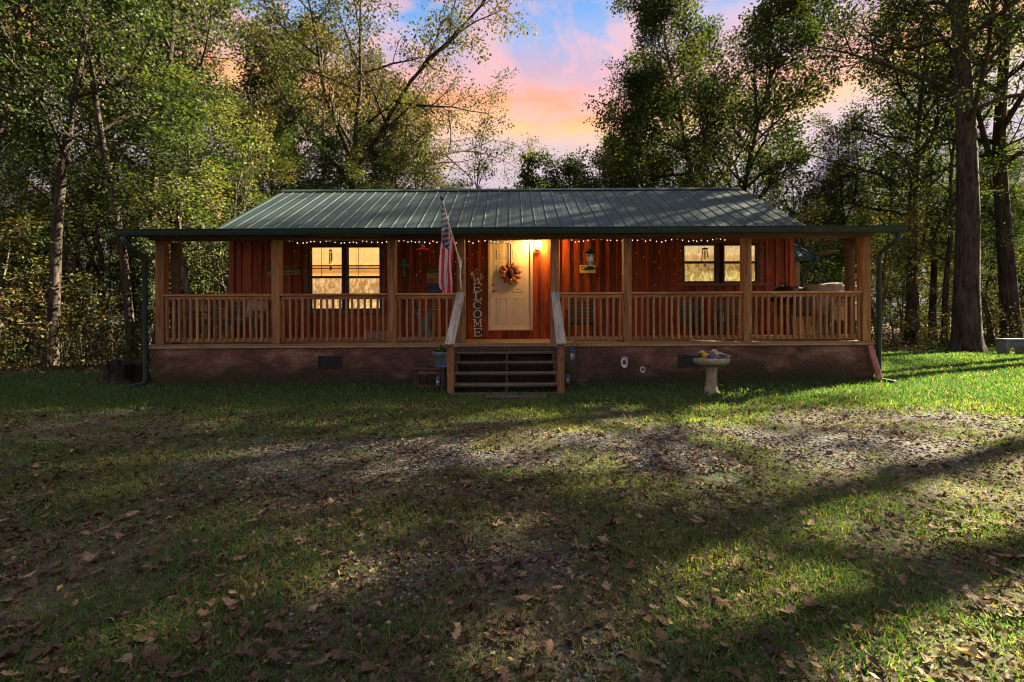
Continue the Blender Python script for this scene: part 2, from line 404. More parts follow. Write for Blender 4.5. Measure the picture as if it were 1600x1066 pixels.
def m_leaf(name, stops, trans=0.45, tcol=1.55, rnd=0.25, warm=1.02, mottle=0):
    t = NT(name)
    oi = t.n('ShaderNodeObjectInfo')
    f = t.math('ADD', t.attr('tint'), t.math('MULTIPLY', t.math('SUBTRACT', oi.outputs['Random'], 0.5), rnd), clamp=True)
    col = t.ramp(f, stops)
    if mottle:
        mn = t.noise(t.coord('Object', (1, 1, 1)), mottle, 4, 0.7)
        col = t.mix(1.0, col, t.ramp(mn, [(0.32, (0.42, 0.40, 0.38)), (0.5, (1, 1, 1)), (0.68, (1.35, 1.30, 1.2))]), 'MULTIPLY')
    d = t.n('ShaderNodeBsdfDiffuse'); t.l(col, d.inputs[0])
    tr = t.n('ShaderNodeBsdfTranslucent'); t.l(t.mix(1.0, col, (tcol*warm, tcol, tcol*0.45), 'MULTIPLY'), tr.inputs[0])
    mx = t.n('ShaderNodeMixShader'); mx.inputs[0].default_value = trans
    t.l(d.outputs[0], mx.inputs[1]); t.l(tr.outputs[0], mx.inputs[2])
    g = t.n('ShaderNodeBsdfGlossy'); g.inputs['Roughness'].default_value = 0.6; g.inputs[0].default_value = (0.8, 0.85, 0.8, 1)
    m2 = t.n('ShaderNodeMixShader'); m2.inputs[0].default_value = 0.02
    t.l(mx.outputs[0], m2.inputs[1]); t.l(g.outputs[0], m2.inputs[2]); t.l(m2.outputs[0], t.out.inputs['Surface'])
    return t.m
M['leaf_wood'] = m_leaf('leaf_woodland', [(0.0, (0.010, 0.022, 0.007)), (0.4, (0.028, 0.048, 0.010)), (0.7, (0.052, 0.082, 0.015)), (0.93, (0.11, 0.125, 0.020)), (1.0, (0.17, 0.11, 0.03))])
M['leaf_autumn'] = m_leaf('leaf_autumn_oak', [(0.0, (0.016, 0.026, 0.009)), (0.35, (0.040, 0.052, 0.014)), (0.65, (0.070, 0.074, 0.018)), (0.88, (0.115, 0.085, 0.024)), (1.0, (0.14, 0.075, 0.03))], 0.32)
M['leaf_dark'] = m_leaf('leaf_dark_oak', [(0.0, (0.014, 0.028, 0.010)), (0.5, (0.032, 0.052, 0.013)), (0.8, (0.065, 0.080, 0.016)), (1.0, (0.13, 0.11, 0.022))], 0.35)
M['leaf_under'] = m_leaf('leaf_undergrowth', [(0.0, (0.016, 0.028, 0.008)), (0.4, (0.050, 0.066, 0.014)), (0.7, (0.12, 0.115, 0.028)), (0.9, (0.20, 0.14, 0.045)), (1.0, (0.20, 0.10, 0.04))], 0.4)
M['grass'] = m_leaf('grass_blades', [(0.0, (0.015, 0.062, 0.028)), (0.35, (0.042, 0.112, 0.028)), (0.6, (0.092, 0.145, 0.028)), (0.8, (0.20, 0.18, 0.065)), (1.0, (0.27, 0.21, 0.12))], 0.48, 1.65, 0.0, 1.16)
M['litter'] = m_leaf('fallen_leaf', [(0.0, (0.030, 0.020, 0.015)), (0.4, (0.072, 0.043, 0.028)), (0.7, (0.135, 0.080, 0.050)), (0.92, (0.25, 0.17, 0.115)), (1.0, (0.32, 0.24, 0.10))], 0.12, 1.2, 0.35, 1.02, 55)
M['plant'] = m_leaf('potted_plant', [(0.0, (0.03, 0.07, 0.015)), (1.0, (0.15, 0.20, 0.03))])
def m_concrete():
    t = NT('birdbath_concrete'); v = t.coord('Object', (1, 1, 1)); n = t.noise(v, 22, 5, 0.7); n2 = t.noise(v, 5, 4)
    col = t.ramp(n, [(0.3, (0.14, 0.12, 0.08)), (0.7, (0.42, 0.38, 0.27))])
    col = t.mix(t.math('MULTIPLY', t.ramp(n2, [(0.45, (0, 0, 0)), (0.65, (1, 1, 1))]), 0.5), col, (0.16, 0.15, 0.07))
    t.principled(col, 0.9, 0, 0.2, t.bump(n, 0.8, 0.02)); return t.m
M['concrete'] = m_concrete()
M['gravel'] = None
def m_gravel():
    t = NT('gravel_stone'); col = t.ramp(t.attr('tint'), [(0, (0.035, 0.033, 0.031)), (0.5, (0.088, 0.085, 0.082)), (1, (0.26, 0.26, 0.26))])
    n = t.noise(t.coord('Object', (1, 1, 1)), 60, 3); t.principled(t.mix(0.3, col, t.ramp(n, [(0.3, (0.05, 0.045, 0.04)), (0.7, (0.3, 0.28, 0.26))])), 0.85, 0, 0.3); return t.m
M['gravel'] = m_gravel()
def m_ground():
    t = NT('yard_soil')
    v = t.coord('Object', (1, 1, 1))
    n = t.noise(v, 1.1, 6, 0.65); nf = t.noise(v, 26, 6, 0.7); nm = t.noise(v, 7, 5, 0.7)
    soil = t.ramp(nf, [(0.30, (0.022, 0.018, 0.012)), (0.5, (0.066, 0.056, 0.038)), (0.70, (0.16, 0.135, 0.098))])
    moss = t.ramp(nf, [(0.30, (0.014, 0.024, 0.008)), (0.55, (0.050, 0.072, 0.022)), (0.75, (0.13, 0.13, 0.055))])
    gm = t.math('MULTIPLY', t.attr('green'), t.ramp(nm, [(0.32, (0.25, 0.25, 0.25)), (0.62, (1, 1, 1))]))
    col = t.mix(gm, soil, moss)
    vo = t.n('ShaderNodeTexVoronoi'); t.l(v, vo.inputs['Vector']); vo.inputs['Scale'].default_value = 46
    vr = t.n('ShaderNodeSeparateColor'); t.l(vo.outputs['Color'], vr.inputs[0])
    stone = t.ramp(vr.outputs[0], [(0.0, (0.035, 0.034, 0.033)), (0.6, (0.080, 0.078, 0.075)), (1.0, (0.19, 0.19, 0.19))])
    gr = t.math('MULTIPLY', t.attr('gravel'), t.ramp(nm, [(0.30, (0.2, 0.2, 0.2)), (0.52, (1, 1, 1))]))
    col = t.mix(gr, col, stone)
    lit = t.ramp(nf, [(0.28, (0.030, 0.017, 0.010)), (0.5, (0.10, 0.058, 0.034)), (0.72, (0.22, 0.14, 0.085))])
    col = t.mix(t.attr('woods'), col, lit)
    h = t.math('ADD', nf, t.math('MULTIPLY', t.math('SUBTRACT', 0.6, vo.outputs['Distance']), t.math('MULTIPLY', t.attr('gravel'), 1.2)))
    t.principled(col, 0.95, 0, 0.15, t.bump(h, 0.8, 0.02)); return t.m
M['ground'] = m_ground()
# ------------------------------------------------------------------ the lie of the land
def sstep(e0, e1, x):
    t = np.clip((np.asarray(x, float)-e0)/(e1-e0), 0, 1); return t*t*(3-2*t)
def gravel_mask(x, y):
    x = np.asarray(x, float); y = np.asarray(y, float)
    w = 0.75 + 0.16*np.clip(x, 0, 8) + 0.10*np.clip(-x-1, -1, 0)
    yc = -4.35 + 0.10*np.clip(x, -4, 6)
    n = (fbm(x*0.9+5, y*0.9+9, 4)-0.5)*2.2
    band = 1 - sstep(0.55, 1.15, np.abs(y-yc)/w + n*0.55)
    band = band*sstep(-3.9, -1.2, x + n*0.8)*(1-0.35*sstep(3.5, 7, x))
    p = np.sqrt(((x+0.02)/0.62)**2 + ((y+6.62)/0.55)**2)
    patch = 1 - sstep(0.6, 1.25, p + n*0.45)
    step = (1-sstep(0.5, 0.9, np.sqrt(((x+0.1)/0.95)**2+((y+1.62)/0.30)**2)+n*0.3))*0.9
    patch = patch*sstep(0.38, 0.6, fbm(x*2.3+1, y*2.3+6, 3))
    band = band*(0.20+0.80*sstep(0.40, 0.58, fbm(x*1.5+21, y*1.5+2, 4)))
    return np.clip(np.maximum(np.maximum(band, patch*0.75), step), 0, 1)
def woods_edge(x):
    x = np.asarray(x, float)
    return np.where(x < 0, 3.2+0.04*np.clip(x+7, -30, 0), 10.2+0.05*np.clip(x-10, 0, 40))
def woods_mask(x, y):
    n = (fbm(np.asarray(x)*0.5, np.asarray(y)*0.5, 3)-0.5)*4
    return sstep(-1.2, 1.2, np.asarray(y)-woods_edge(x)+n)
def grass_mask(x, y):
    n = fbm(np.asarray(x)*0.8+40, np.asarray(y)*0.8+13, 4)
    n2 = fbm(np.asarray(x)*2.6+4, np.asarray(y)*2.6+3, 3)
    strip = sstep(-2.9, -1.5, y + (n-0.5)*1.6)                       # lush by the cabin
    right = sstep(5.5, 8.0, x)*sstep(-4.6, -2.6, y)
    tuft = sstep(0.42, 0.60, n*0.6+n2*0.4)
    g = np.maximum(np.maximum(strip, right*0.9), 0.15 + 0.62*tuft)
    return np.clip(g*(1-0.93*gravel_mask(x, y))*(1-0.97*woods_mask(x, y)), 0, 1)
def gz(x, y):
    x = np.asarray(x, float); y = np.asarray(y, float)
    near = sstep(0.3, 2.5, -y)*0.5 + sstep(8, 12, np.abs(x))*0.5 + sstep(9, 14, y)
    return (fbm(x*0.35+3, y*0.35+8, 3)-0.5)*0.14*np.clip(near, 0, 1) + (fbm(x*3.1, y*3.1, 3)-0.5)*0.025*sstep(0.2, 0.9, -y)
def gz1(x, y): return float(gz(np.array([x]), np.array([y]))[0])

def axis(lo, hi, mn, mx, step):
    a = list(np.arange(lo, hi+1e-6, step)); s = step
    while a[-1] < mx: s *= 1.28; a.append(a[-1]+s)
    s = step; b = [a[0]]
    while b[-1] > mn: s *= 1.28; b.append(b[-1]-s)
    return np.array(b[:0:-1]+a)
gx = axis(-12, 14, -900, 900, 0.11); gy = axis(-8.6, 6, -900, 900, 0.10)
XX, YY = np.meshgrid(gx, gy)
X_, Y_ = XX.ravel(), YY.ravel()
Z_ = np.where((np.abs(X_) < 60) & (np.abs(Y_) < 60), gz(X_, Y_), 0)
nx, ny = len(gx), len(gy)
ii = (np.arange(ny-1)[:, None]*nx + np.arange(nx-1)[None, :]).ravel()
gobj = npmesh('ground', np.stack([X_, Y_, Z_], 1), np.stack([ii, ii+1, ii+nx+1, ii+nx], 1), M['ground'], smooth=True,
       extra={'gravel': gravel_mask(X_, Y_), 'woods': woods_mask(X_, Y_), 'green': grass_mask(X_, Y_)})
tag(gobj, 'leaf strewn yard ground of soil, thin grass and gravel around the cabin', 'ground', kind='structure')

# ------------------------------------------------------------------ CABIN
HW, YW = 6.64, 2.4              # half width, depth of the wall behind the porch
ZD = 0.78                       # deck
cab = thing('cabin', 'long red wooden cabin with green metal roof, lit windows and a full width front porch', 'cabin')
b = MB(); b.box(-HW, HW, 0.0, 0.22, -0.2, ZD-0.055); b.box(-HW, -HW+0.22, 0.22, 8.2, -0.2, ZD-0.055); b.box(HW-0.22, HW, 0.22, 8.2, -0.2, ZD-0.055)
b.box(-HW+0.22, HW-0.22, 8.0, 8.2, -0.2, ZD-0.055)
b.build('foundation', M['found'], cab)
for px0, px1, py0, py1 in ((497, 533, 556, 575), (1059, 1095, 554, 573)):
    x0, x1 = ax(px0, 0), ax(px1, 0); z1, z0 = az(px0, py0, 0), az(px0, py1, 0)
    f = MB()
    f.box(x0, x1, -0.022, -0.001, z0, z0+0.022); f.box(x0, x1, -0.022, -0.001, z1-0.022, z1)
    f.box(x0, x0+0.022, -0.022, -0.001, z0+0.022, z1-0.022); f.box(x1-0.022, x1, -0.022, -0.001, z0+0.022, z1-0.022)
    f.box(x0+0.022, x1-0.022, -0.004, -0.001, z0+0.022, z1-0.022)
    vo = f.build('vent', M['black'], cab)
    l = MB()
    for k in range(4):
        zz = z0+0.045+k*(z1-z0-0.07)/3.6
        l.bar((x0+0.024, -0.012, zz), (x1-0.024, -0.012, zz), 0.022, 0.006, up=(0, -0.6, 0.8))
    l.build('louvre', M['gutter'], vo)
b = MB()
for k in range(17):
    y0 = -0.03+k*0.143
    b.box(-HW-0.02, HW+0.02, y0, y0+0.137, ZD-0.035, ZD, 0.3+0.5*random.random())
b.build('porch_deck', M['deck'], cab, bevel=0.004)
b = MB(); b.box(-HW-0.02, HW+0.02, -0.028, -0.002, ZD-0.052-0.02, ZD-0.037); b.build('rim_board', M['deck'], cab)

# wall of vertical boards with battens, cut round the openings
WIN = {'l1': (486, 535, 387, 482), 'l2': (543.5, 594, 387, 482), 'r1': (1069, 1118, 384, 439.5), 'r2': (1131.5, 1182, 384, 439.5)}
def rect(px0, px1, py0, py1, y):
    pm = (px0+px1)/2
    return (ax(px0, y), ax(px1, y), az(pm, py1, y), az(pm, py0, y))
WR = {k: rect(*v, YW) for k, v in WIN.items()}
DOOR = rect(767, 828, 380.5, 514.5, YW)
OPEN = [(a-0.045, c+0.045, d-0.045, e+0.045) for a, c, d, e in WR.values()] + [(DOOR[0]-0.03, DOOR[1]+0.03, DOOR[2]-0.03, DOOR[3]+0.03)]
ZT = 3.36
def wall_board(b, x0, x1, y0, y1, tint):
    segs = [(ZD+0.002, ZT)]
    for a, c, d, e in OPEN:
        if x1 > a+0.002 and x0 < c-0.002:
            if x0 < a-0.02 and x1 > a+0.02: return wall_board(b, x0, a, y0, y1, tint) or wall_board(b, a+0.001, x1, y0, y1, tint)
            if x0 < c-0.02 and x1 > c+0.02: return wall_board(b, x0, c-0.001, y0, y1, tint) or wall_board(b, c, x1, y0, y1, tint)
            segs = [s for q in segs for s in ((q[0], min(q[1], d)), (max(q[0], e), q[1])) if s[1]-s[0] > 0.02]
    for s0, s1 in segs: b.box(x0, x1, y0, y1, s0, s1, tint)
b = MB(); x = -HW; rs = random.Random(3)
while x < HW-0.02:
    w = 0.235+rs.uniform(-0.01, 0.01)
    x1 = min(HW, x+w); tn = rs.uniform(0.05, 0.95)
    wall_board(b, x, x1-0.004, YW+rs.uniform(-0.004, 0.004), YW+0.03, tn)
    if x > -HW+0.05: wall_board(b, x-0.032, x+0.026, YW-0.026, YW-0.006, rs.uniform(0.0, 0.9))
    x = x1
b.box(-HW+0.06, HW-0.06, YW+0.09, YW+0.10, ZD, ZT)
b.build('wall', M['siding'], cab)
b = MB(); b.box(-HW, -HW+0.05, YW+0.052, 8.2, ZD-0.05, ZT); b.box(HW-0.05, HW, YW+0.052, 8.2, ZD-0.05, ZT); b.box(-HW+0.05, HW-0.05, 8.15, 8.2, ZD-0.05, ZT)
for s in (-1, 1):
    xs = s*(HW-0.05)
    b.xprism([(YW+0.052, ZT+0.001), (8.2, ZT+0.001), (5.32, ZT+1.62)], min(xs, s*HW), max(xs, s*HW))
b.build('side_wall', M['siding'], cab)
for s in (-1, 1):
    b = MB(); b.box(min(s*(HW-0.09), s*(HW+0.012)), max(s*(HW-0.09), s*(HW+0.012)), YW-0.045, YW-0.027, ZD+0.002, ZT, 0.4)
    b.build('corner_board', M['siding'], cab)

# windows: dark sashes, lit blinds, painted reflections, pale frames in red trim
def window(k, tall):
    x0, x1, z0, z1 = WR[k]
    f = MB(); e = 0.045
    for q in ((x0-e, x0, z0-e, z1+e), (x1, x1+e, z0-e, z1+e), (x0, x1, z1, z1+e), (x0, x1, z0-e, z0)):
        f.box(q[0], q[1], YW-0.034, YW+0.08, q[2], q[3])
    w = f.build('window', M['dark_frame'], cab, bevel=0.004)
    zm = z0+(z1-z0)*(0.515 if tall else 0.53)
    m = MB(); m.box(x0, x1, YW+0.002, YW+0.05, zm-0.028, zm+0.028)
    for xx in (x0, x1-0.02): m.box(xx, xx+0.02, YW+0.006, YW+0.05, z0, zm-0.028); m.box(xx, xx+0.02, YW+0.012, YW+0.05, zm+0.028, z1)
    m.build('sash', M['dark_frame'], w)
    if tall:
        g = MB(); xm = x0+(x1-x0)*0.32
        g.box(xm-0.004, xm+0.004, YW+0.022, YW+0.032, zm+0.03, z1-0.002); g.build('muntin', M['dark_frame'], w)
    t1 = M['blind_top'] if tall else M['blind_pale']; t2 = M['reflect_low'] if tall else M['reflect_pale_low']
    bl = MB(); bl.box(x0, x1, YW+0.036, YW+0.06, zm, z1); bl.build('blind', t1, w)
    bl = MB(); bl.box(x0, x1, YW+0.040, YW+0.06, z0, zm); bl.build('lower_reflection', t2, w)  # lower pane glow with painted reflections, no cloth
    if tall:
        v = MB(); v.box(x0+0.02, x1-0.02, YW+0.03, YW+0.036, z1-0.44, z1-0.41); v.box(x0+0.02, x1-0.02, YW+0.03, YW+0.036, z1-0.50, z1-0.475)
        v.build('blind_rail', M['cream'], w)
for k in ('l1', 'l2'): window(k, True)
for k in ('r1', 'r2'): window(k, False)
for ks in (('l1', 'l2'), ('r1', 'r2')):
    x0, x1 = WR[ks[0]][0]-0.05, WR[ks[1]][1]+0.05; z0, z1 = WR[ks[0]][2]-0.05, WR[ks[0]][3]+0.05
    b = MB(); w = 0.10
    b.box(x0-w-0.05, x1+w+0.05, YW-0.052, YW-0.027, z1, z1+w, 0.4); b.box(x0-w-0.08, x1+w+0.08, YW-0.065, YW-0.027, z0-0.075, z0, 0.6)
    b.box(x0-w, x0, YW-0.050, YW-0.028, z0+0.001, z1-0.001, 0.5); b.box(x1, x1+w, YW-0.050, YW-0.028, z0+0.001, z1-0.001, 0.5)
    b.build('window_trim', M['trim'], cab, bevel=0.004)

# door
x0, x1, z0, z1 = DOOR
d = MB(); d.box(x0, x1, YW-0.005, YW+0.04, z0, z1); dw = x1-x0; dh = z1-z0
do = d.build('door', M['door'], cab, bevel=0.003)
pn = []
for cx in (0.29, 0.71):
    for lo, hi in ((0.075, 0.37), (0.435, 0.735), (0.82, 0.925)): pn.append((cx, lo, hi))
for cx, lo, hi in pn:
    p = MB(); hx = dw*0.135; a, c = x0+dw*cx-hx, x0+dw*cx+hx; q, r_ = z0+dh*lo, z0+dh*hi; e = 0.022
    p.box(a, a+e, YW-0.010, YW-0.005, q, r_); p.box(c-e, c, YW-0.010, YW-0.005, q, r_); p.box(a+e, c-e, YW-0.010, YW-0.005, q, q+e); p.box(a+e, c-e, YW-0.010, YW-0.005, r_-e, r_)
    p.box(a+0.06, c-0.06, YW-0.009, YW-0.005, q+0.06, r_-0.06)
    p.build('door_panel', M['door'], do, bevel=0.003)
h = MB(); hx = x0+0.065; hz = z0+dh*0.445
h.lathe([(0.0, -0.004), (0.033, 0.0), (0.033, 0.008), (0.012, 0.014), (0.012, 0.04)], (0, 0, 0), 14)
h.bar((0, 0, 0.045), (0.11, 0.005, 0.045), 0.018, 0.018)
hd = h.build('handle', M['brass'], do, smooth=False, bevel=0.002); hd.rotation_euler = (R(90), 0, 0); hd.location = (hx, YW-0.006, hz)
h = MB(); h.lathe([(0.0, -0.004), (0.03, 0.0), (0.03, 0.012), (0.015, 0.022), (0.0, 0.022)], (0, 0, 0), 14)
hd = h.build('deadbolt', M['brass'], do); hd.rotation_euler = (R(90), 0, 0); hd.location = (hx-0.005, YW-0.006, hz+0.15)
f = MB(); e = 0.065
f.box(x0-e, x0-0.004, YW-0.04, YW+0.04, z0-0.03, z1+e); f.box(x1+0.004, x1+e, YW-0.04, YW+0.04, z0-0.03, z1+e)
f.box(x0-0.004, x1+0.004, YW-0.04, YW+0.04, z1+0.005, z1+e); f.box(x0-0.004, x1+0.004, YW-0.055, YW+0.04, z0-0.03, z0-0.004)
f.build('door_frame', M['door_frame'], cab, bevel=0.005)

# porch posts and beam
ZB0, ZB1 = 2.695, 2.80
PX = [249.5, 430.5, 611.5, 720.5, 866.5, 980.5, 1168, 1353.5]
PXW = [ax(p, 0.0) for p in PX]
rp = random.Random(5)
for i, xx in enumerate(PXW):
    b = MB(); b.box(-0.075, 0.075, -0.075, 0.075, 0, ZB0-ZD-0.003)
    o = b.build('porch_post', M['post'], cab, bevel=0.008, loc=(xx, 0.06, ZD+0.002)); o.rotation_euler = (0, R(rp.uniform(-0.25, 0.25)), R(rp.uniform(-1.5, 1.5)))
for s, xx in ((1, PXW[0]+0.125), (-1, PXW[-1]-0.125)):
    b = MB(); b.box(-0.06, 0.06, -0.06, 0.06, 0, ZB0-ZD-0.003); b.build('porch_post', M['dark_wood'], cab, bevel=0.006, loc=(xx, 0.24, ZD+0.002))
b = MB(); b.box(-HW, HW, -0.02, 0.14, ZB0, ZB1); b.box(-HW, HW, -0.045, -0.021, ZB0+0.02, ZB1-0.004, 0.8)
b.build('beam', M['beam'], cab, bevel=0.005)

# railings
ZR0, ZR1, ZL0, ZL1 = 1.595, 1.70, 0.815, 0.895
def railing(xa, xb, n):
    b = MB()
    b.box(xa, xb, 0.02, 0.06, ZR0, ZR1-0.036, 0.5); b.box(xa, xb, -0.015, 0.115, ZR1-0.036, ZR1, 0.8)
    r_ = b.build('railing', M['rail'], cab, bevel=0.005)
    q = MB(); q.box(xa, xb, 0.02, 0.06, ZL0, ZL1, 0.35); q.build('bottom_rail', M['rail'], r_, bevel=0.005)
    for k in range(n):
        xx = xa+(xb-xa)*(k+0.6)/(n+0.2)+rp.uniform(-0.007, 0.007)
        q = MB(); q.box(-0.0185, 0.0185, -0.018, 0.018, 0, ZR0+0.03-ZL0-0.02)
        o = q.build('baluster', M['baluster'], r_, bevel=0.004, loc=(xx, 0.001, ZL0+0.02)); o.rotation_euler = (0, R(rp.uniform(-0.5, 0.5)), R(rp.uniform(-4, 4)))
for i, n in ((0, 18), (1, 17), (2, 9), (4, 10), (5, 18), (6, 17)):
    railing(PXW[i]+0.078, PXW[i+1]-0.078, n)
for s in (-1, 1):
    xc = s*(HW-0.075)
    b = MB(); b.box(xc-0.02, xc+0.02, 0.305, YW-0.06, ZR0, ZR1-0.036); b.box(xc-0.06, xc+0.06, 0.305, YW-0.06, ZR1-0.036, ZR1)
    r_ = b.build('side_railing', M['rail_y'], cab, bevel=0.005)
    q = MB(); q.box(xc-0.02, xc+0.02, 0.305, YW-0.06, ZL0, ZL1); q.build('bottom_rail', M['rail_y'], r_, bevel=0.004)
    for k in range(16):
        q = MB(); q.box(-0.018, 0.018, -0.021, 0.021, 0, ZR0+0.03-ZL0-0.02); q.build('baluster', M['baluster'], r_, bevel=0.003, loc=(xc-s*0.039, 0.40+k*0.122, ZL0+0.02))

# roofs of ribbed metal
def ribbed(x0, x1, y0, z0, y1, z1, pitch=0.305, off=0.0):
    prof = []; x = x0
    prof.append((x0, 0.0)); k = x0+off+0.1
    while k < x1-0.08:
        prof += [(k-0.022, 0.0), (k-0.010, 0.015), (k+0.010, 0.015), (k+0.022, 0.0)]
        prof += [(k+pitch*0.36, 0.0), (k+pitch*0.36+0.012, 0.003), (k+pitch*0.36+0.03, 0.003), (k+pitch*0.36+0.042, 0.0)]
        k += pitch
    prof = [p for p in prof if p[0] <= x1]; prof.append((x1, 0.0))
    d = Vector((0, y1-y0, z1-z0)); nrm = Vector((0, -d.z, d.y)).normalized()
    b = MB(); n = len(prof); vs = []
    for t in (0.0, 0.25, 0.5, 0.75, 1.0):
        for px_, h_ in prof: vs.append(Vector((px_, y0, z0)) + d*t + nrm*h_)
    fs = [(r*n+i, r*n+i+1, (r+1)*n+i+1, (r+1)*n+i) for r in range(4) for i in range(n-1)]
    b.add(vs, fs)
    th = nrm*-0.03; m = len(b.v)
    b.add([Vector((x0, y0, z0))+th, Vector((x1, y0, z0))+th, Vector((x1, y1, z1))+th, Vector((x0, y1, z1))+th], [(0, 3, 2, 1)])
    return b
EY, EZ, RY, RZ, RX = 2.12, 3.335, 5.32, 5.17, 6.86
ribbed(-RX, RX, EY, EZ, RY, RZ).build('roof', M['roof'], cab, fix=False)
ribbed(-RX, RX, 8.55, 3.335, RY, RZ).build('rear_roof', M['roof'], cab, fix=False)
ribbed(-RX, RX, -0.36, 2.775, EY+0.06, EZ-0.045).build('porch_roof', M['roof'], cab, fix=False)
b = MB(); b.xprism([(RY-0.17, RZ-0.06), (RY, RZ+0.045), (RY+0.17, RZ-0.06), (RY, RZ+0.005)], -RX-0.01, RX+0.01); b.build('ridge_cap', M['gutter'], cab)
b = MB()
for s in (-1, 1):
    xx = s*(RX-0.01)
    b.bar((xx, EY, EZ-0.085), (xx, RY, RZ-0.085), 0.03, 0.11); b.bar((xx, 8.55, EZ-0.085), (xx, RY, RZ-0.085), 0.03, 0.11)
    b.bar((xx, -0.33, 2.735), (xx, EY-0.02, EZ-0.105), 0.03, 0.07)
b.build('rake_board', M['gutter'], cab)
b = MB(); b.box(-RX+0.02, RX-0.02, EY+0.02, EY+0.045, EZ-0.13, EZ-0.034); b.box(-HW, HW, EY+0.046, EY+0.3, EZ-0.13, EZ-0.10); b.build('eave_board', M['gutter'], cab)
b = MB(); ce = [(-0.32, 2.715), (YW-0.03, 3.285), (YW-0.03, 3.265), (-0.32, 2.695+0.004)]
b.xprism(ce, -HW-0.1, HW+0.1); b.build('porch_ceiling', M['dark_wood'], cab)
g = MB(); gp = [(-0.345, 2.79), (-0.345, 2.69), (-0.40, 2.685), (-0.435, 2.70), (-0.452, 2.745), (-0.462, 2.79), (-0.478, 2.797), (-0.478, 2.803), (-0.452, 2.803), (-0.442, 2.75), (-0.43, 2.712), (-0.40, 2.70), (-0.36, 2.70), (-0.36, 2.79)]
g.xprism(gp, -RX-0.02, RX+0.02)
for s in (-1, 1): g.xprism([gp[i] for i in (0, 1, 2, 3, 4, 5)], min(s*(RX+0.021), s*(RX+0.024)), max(s*(RX+0.021), s*(RX+0.024)))
go = g.build('gutter', M['gutter'], cab)
# fallen leaves and twigs caught along the gutter
L_ = MB(); rg = random.Random(9)
for k in range(230):
    xx = rg.uniform(-RX, RX); s = rg.uniform(0.015, 0.045); a = rg.uniform(0, 6.3)
    L_.add([(xx, -0.40, 2.80+rg.uniform(0, .008)), (xx+s*math.cos(a), -0.40+s*math.sin(a)*.6, 2.805+rg.uniform(0, .02)), (xx+s*1.6*math.cos(a+.4), -0.40+s*math.sin(a+.4), 2.803+rg.uniform(0, .03))], [(0, 1, 2)], rg.random())
lo = L_.build('gutter_debris', M['litter'], go, fix=False); lo['kind'] = 'stuff'
for s, px in ((-1, 240), (1, 1364)):
    b = MB(); xo = s*(HW+0.045)
    p0 = Vector((s*(HW+0.13), -0.40, 2.70))
    pts = [p0, p0+Vector((0, 0, -0.10)), p0+Vector((-s*0.03, 0.05, -0.17)), Vector((xo+s*0.01, -0.12, 2.40)), Vector((xo, -0.07, 2.30)), Vector((xo, -0.06, 0.14)), Vector((xo+s*0.02, -0.09, 0.07)), Vector((xo+s*0.10, -0.30, 0.045))]
    b.tube(pts, [0.042]*8, 8); b.build('downspout', M['gutter'], cab, smooth=True)
# rear porch that shows past the right end of the wall
rr = MB(); zb = 3.62; yA, yB = 8.62, 12.2; hx, hy, hz_ = 10.2, 9.95, 4.9
fq = [(6.69, yA, zb), (11.35, yA, zb), (hx, hy, hz_), (6.69, hy, hz_)]; sq = [(11.35, yA, zb), (11.35, yB, zb), (hx, yB, hz_), (hx, hy, hz_)]
for q in (fq, sq): rr.add(q+[(a, b_, c-0.05) for a, b_, c in q], [(0, 1, 2, 3), (7, 6, 5, 4), (0, 4, 5, 1), (1, 5, 6, 2), (2, 6, 7, 3), (3, 7, 4, 0)])
for k in range(16):
    xx = 6.8+k*0.3; tt = 1.0 if xx < hx else (11.35-xx)/(11.35-hx)
    if tt > 0.05: rr.bar((xx, yA, zb+0.012), (xx, yA+(hy-yA)*tt, zb+(hz_-zb)*tt+0.012), 0.03, 0.025)
rr.bar((11.35, yA, zb+0.015), (hx, hy, hz_+0.015), 0.08, 0.03)
rr.build('rear_porch_roof', M['roof'], cab)
b = MB(); b.box(11.3, 11.46, yA-0.05, yB, zb-0.14, zb+0.01); b.box(HW+0.05, 11.3, yA+0.02, yA+0.06, zb-0.16, zb-0.03); b.build('rear_gutter', M['gutter'], cab)
b = MB(); b.box(10.62, 10.82, yA+0.1, yA+0.3, 0.0, zb-0.16); b.box(HW, 10.62, yA+0.12, yA+0.26, zb-0.30, zb-0.161); b.build('rear_post', M['post'], cab, bevel=0.01)
b = MB(); b.tube([(11.38, yA, zb-0.1), (11.30, yA, zb-0.3), (11.0, yA+0.1, zb-0.62), (10.93, yA+0.15, zb-0.8), (10.93, yA+0.15, 0.1)], 0.05, 8); b.build('rear_downspout', M['gutter'], cab, smooth=True)
b = MB(); b.box(HW+0.01, 11.2, yA, yB, 0.0, 0.7); b.build('rear_deck', M['deck'], cab)

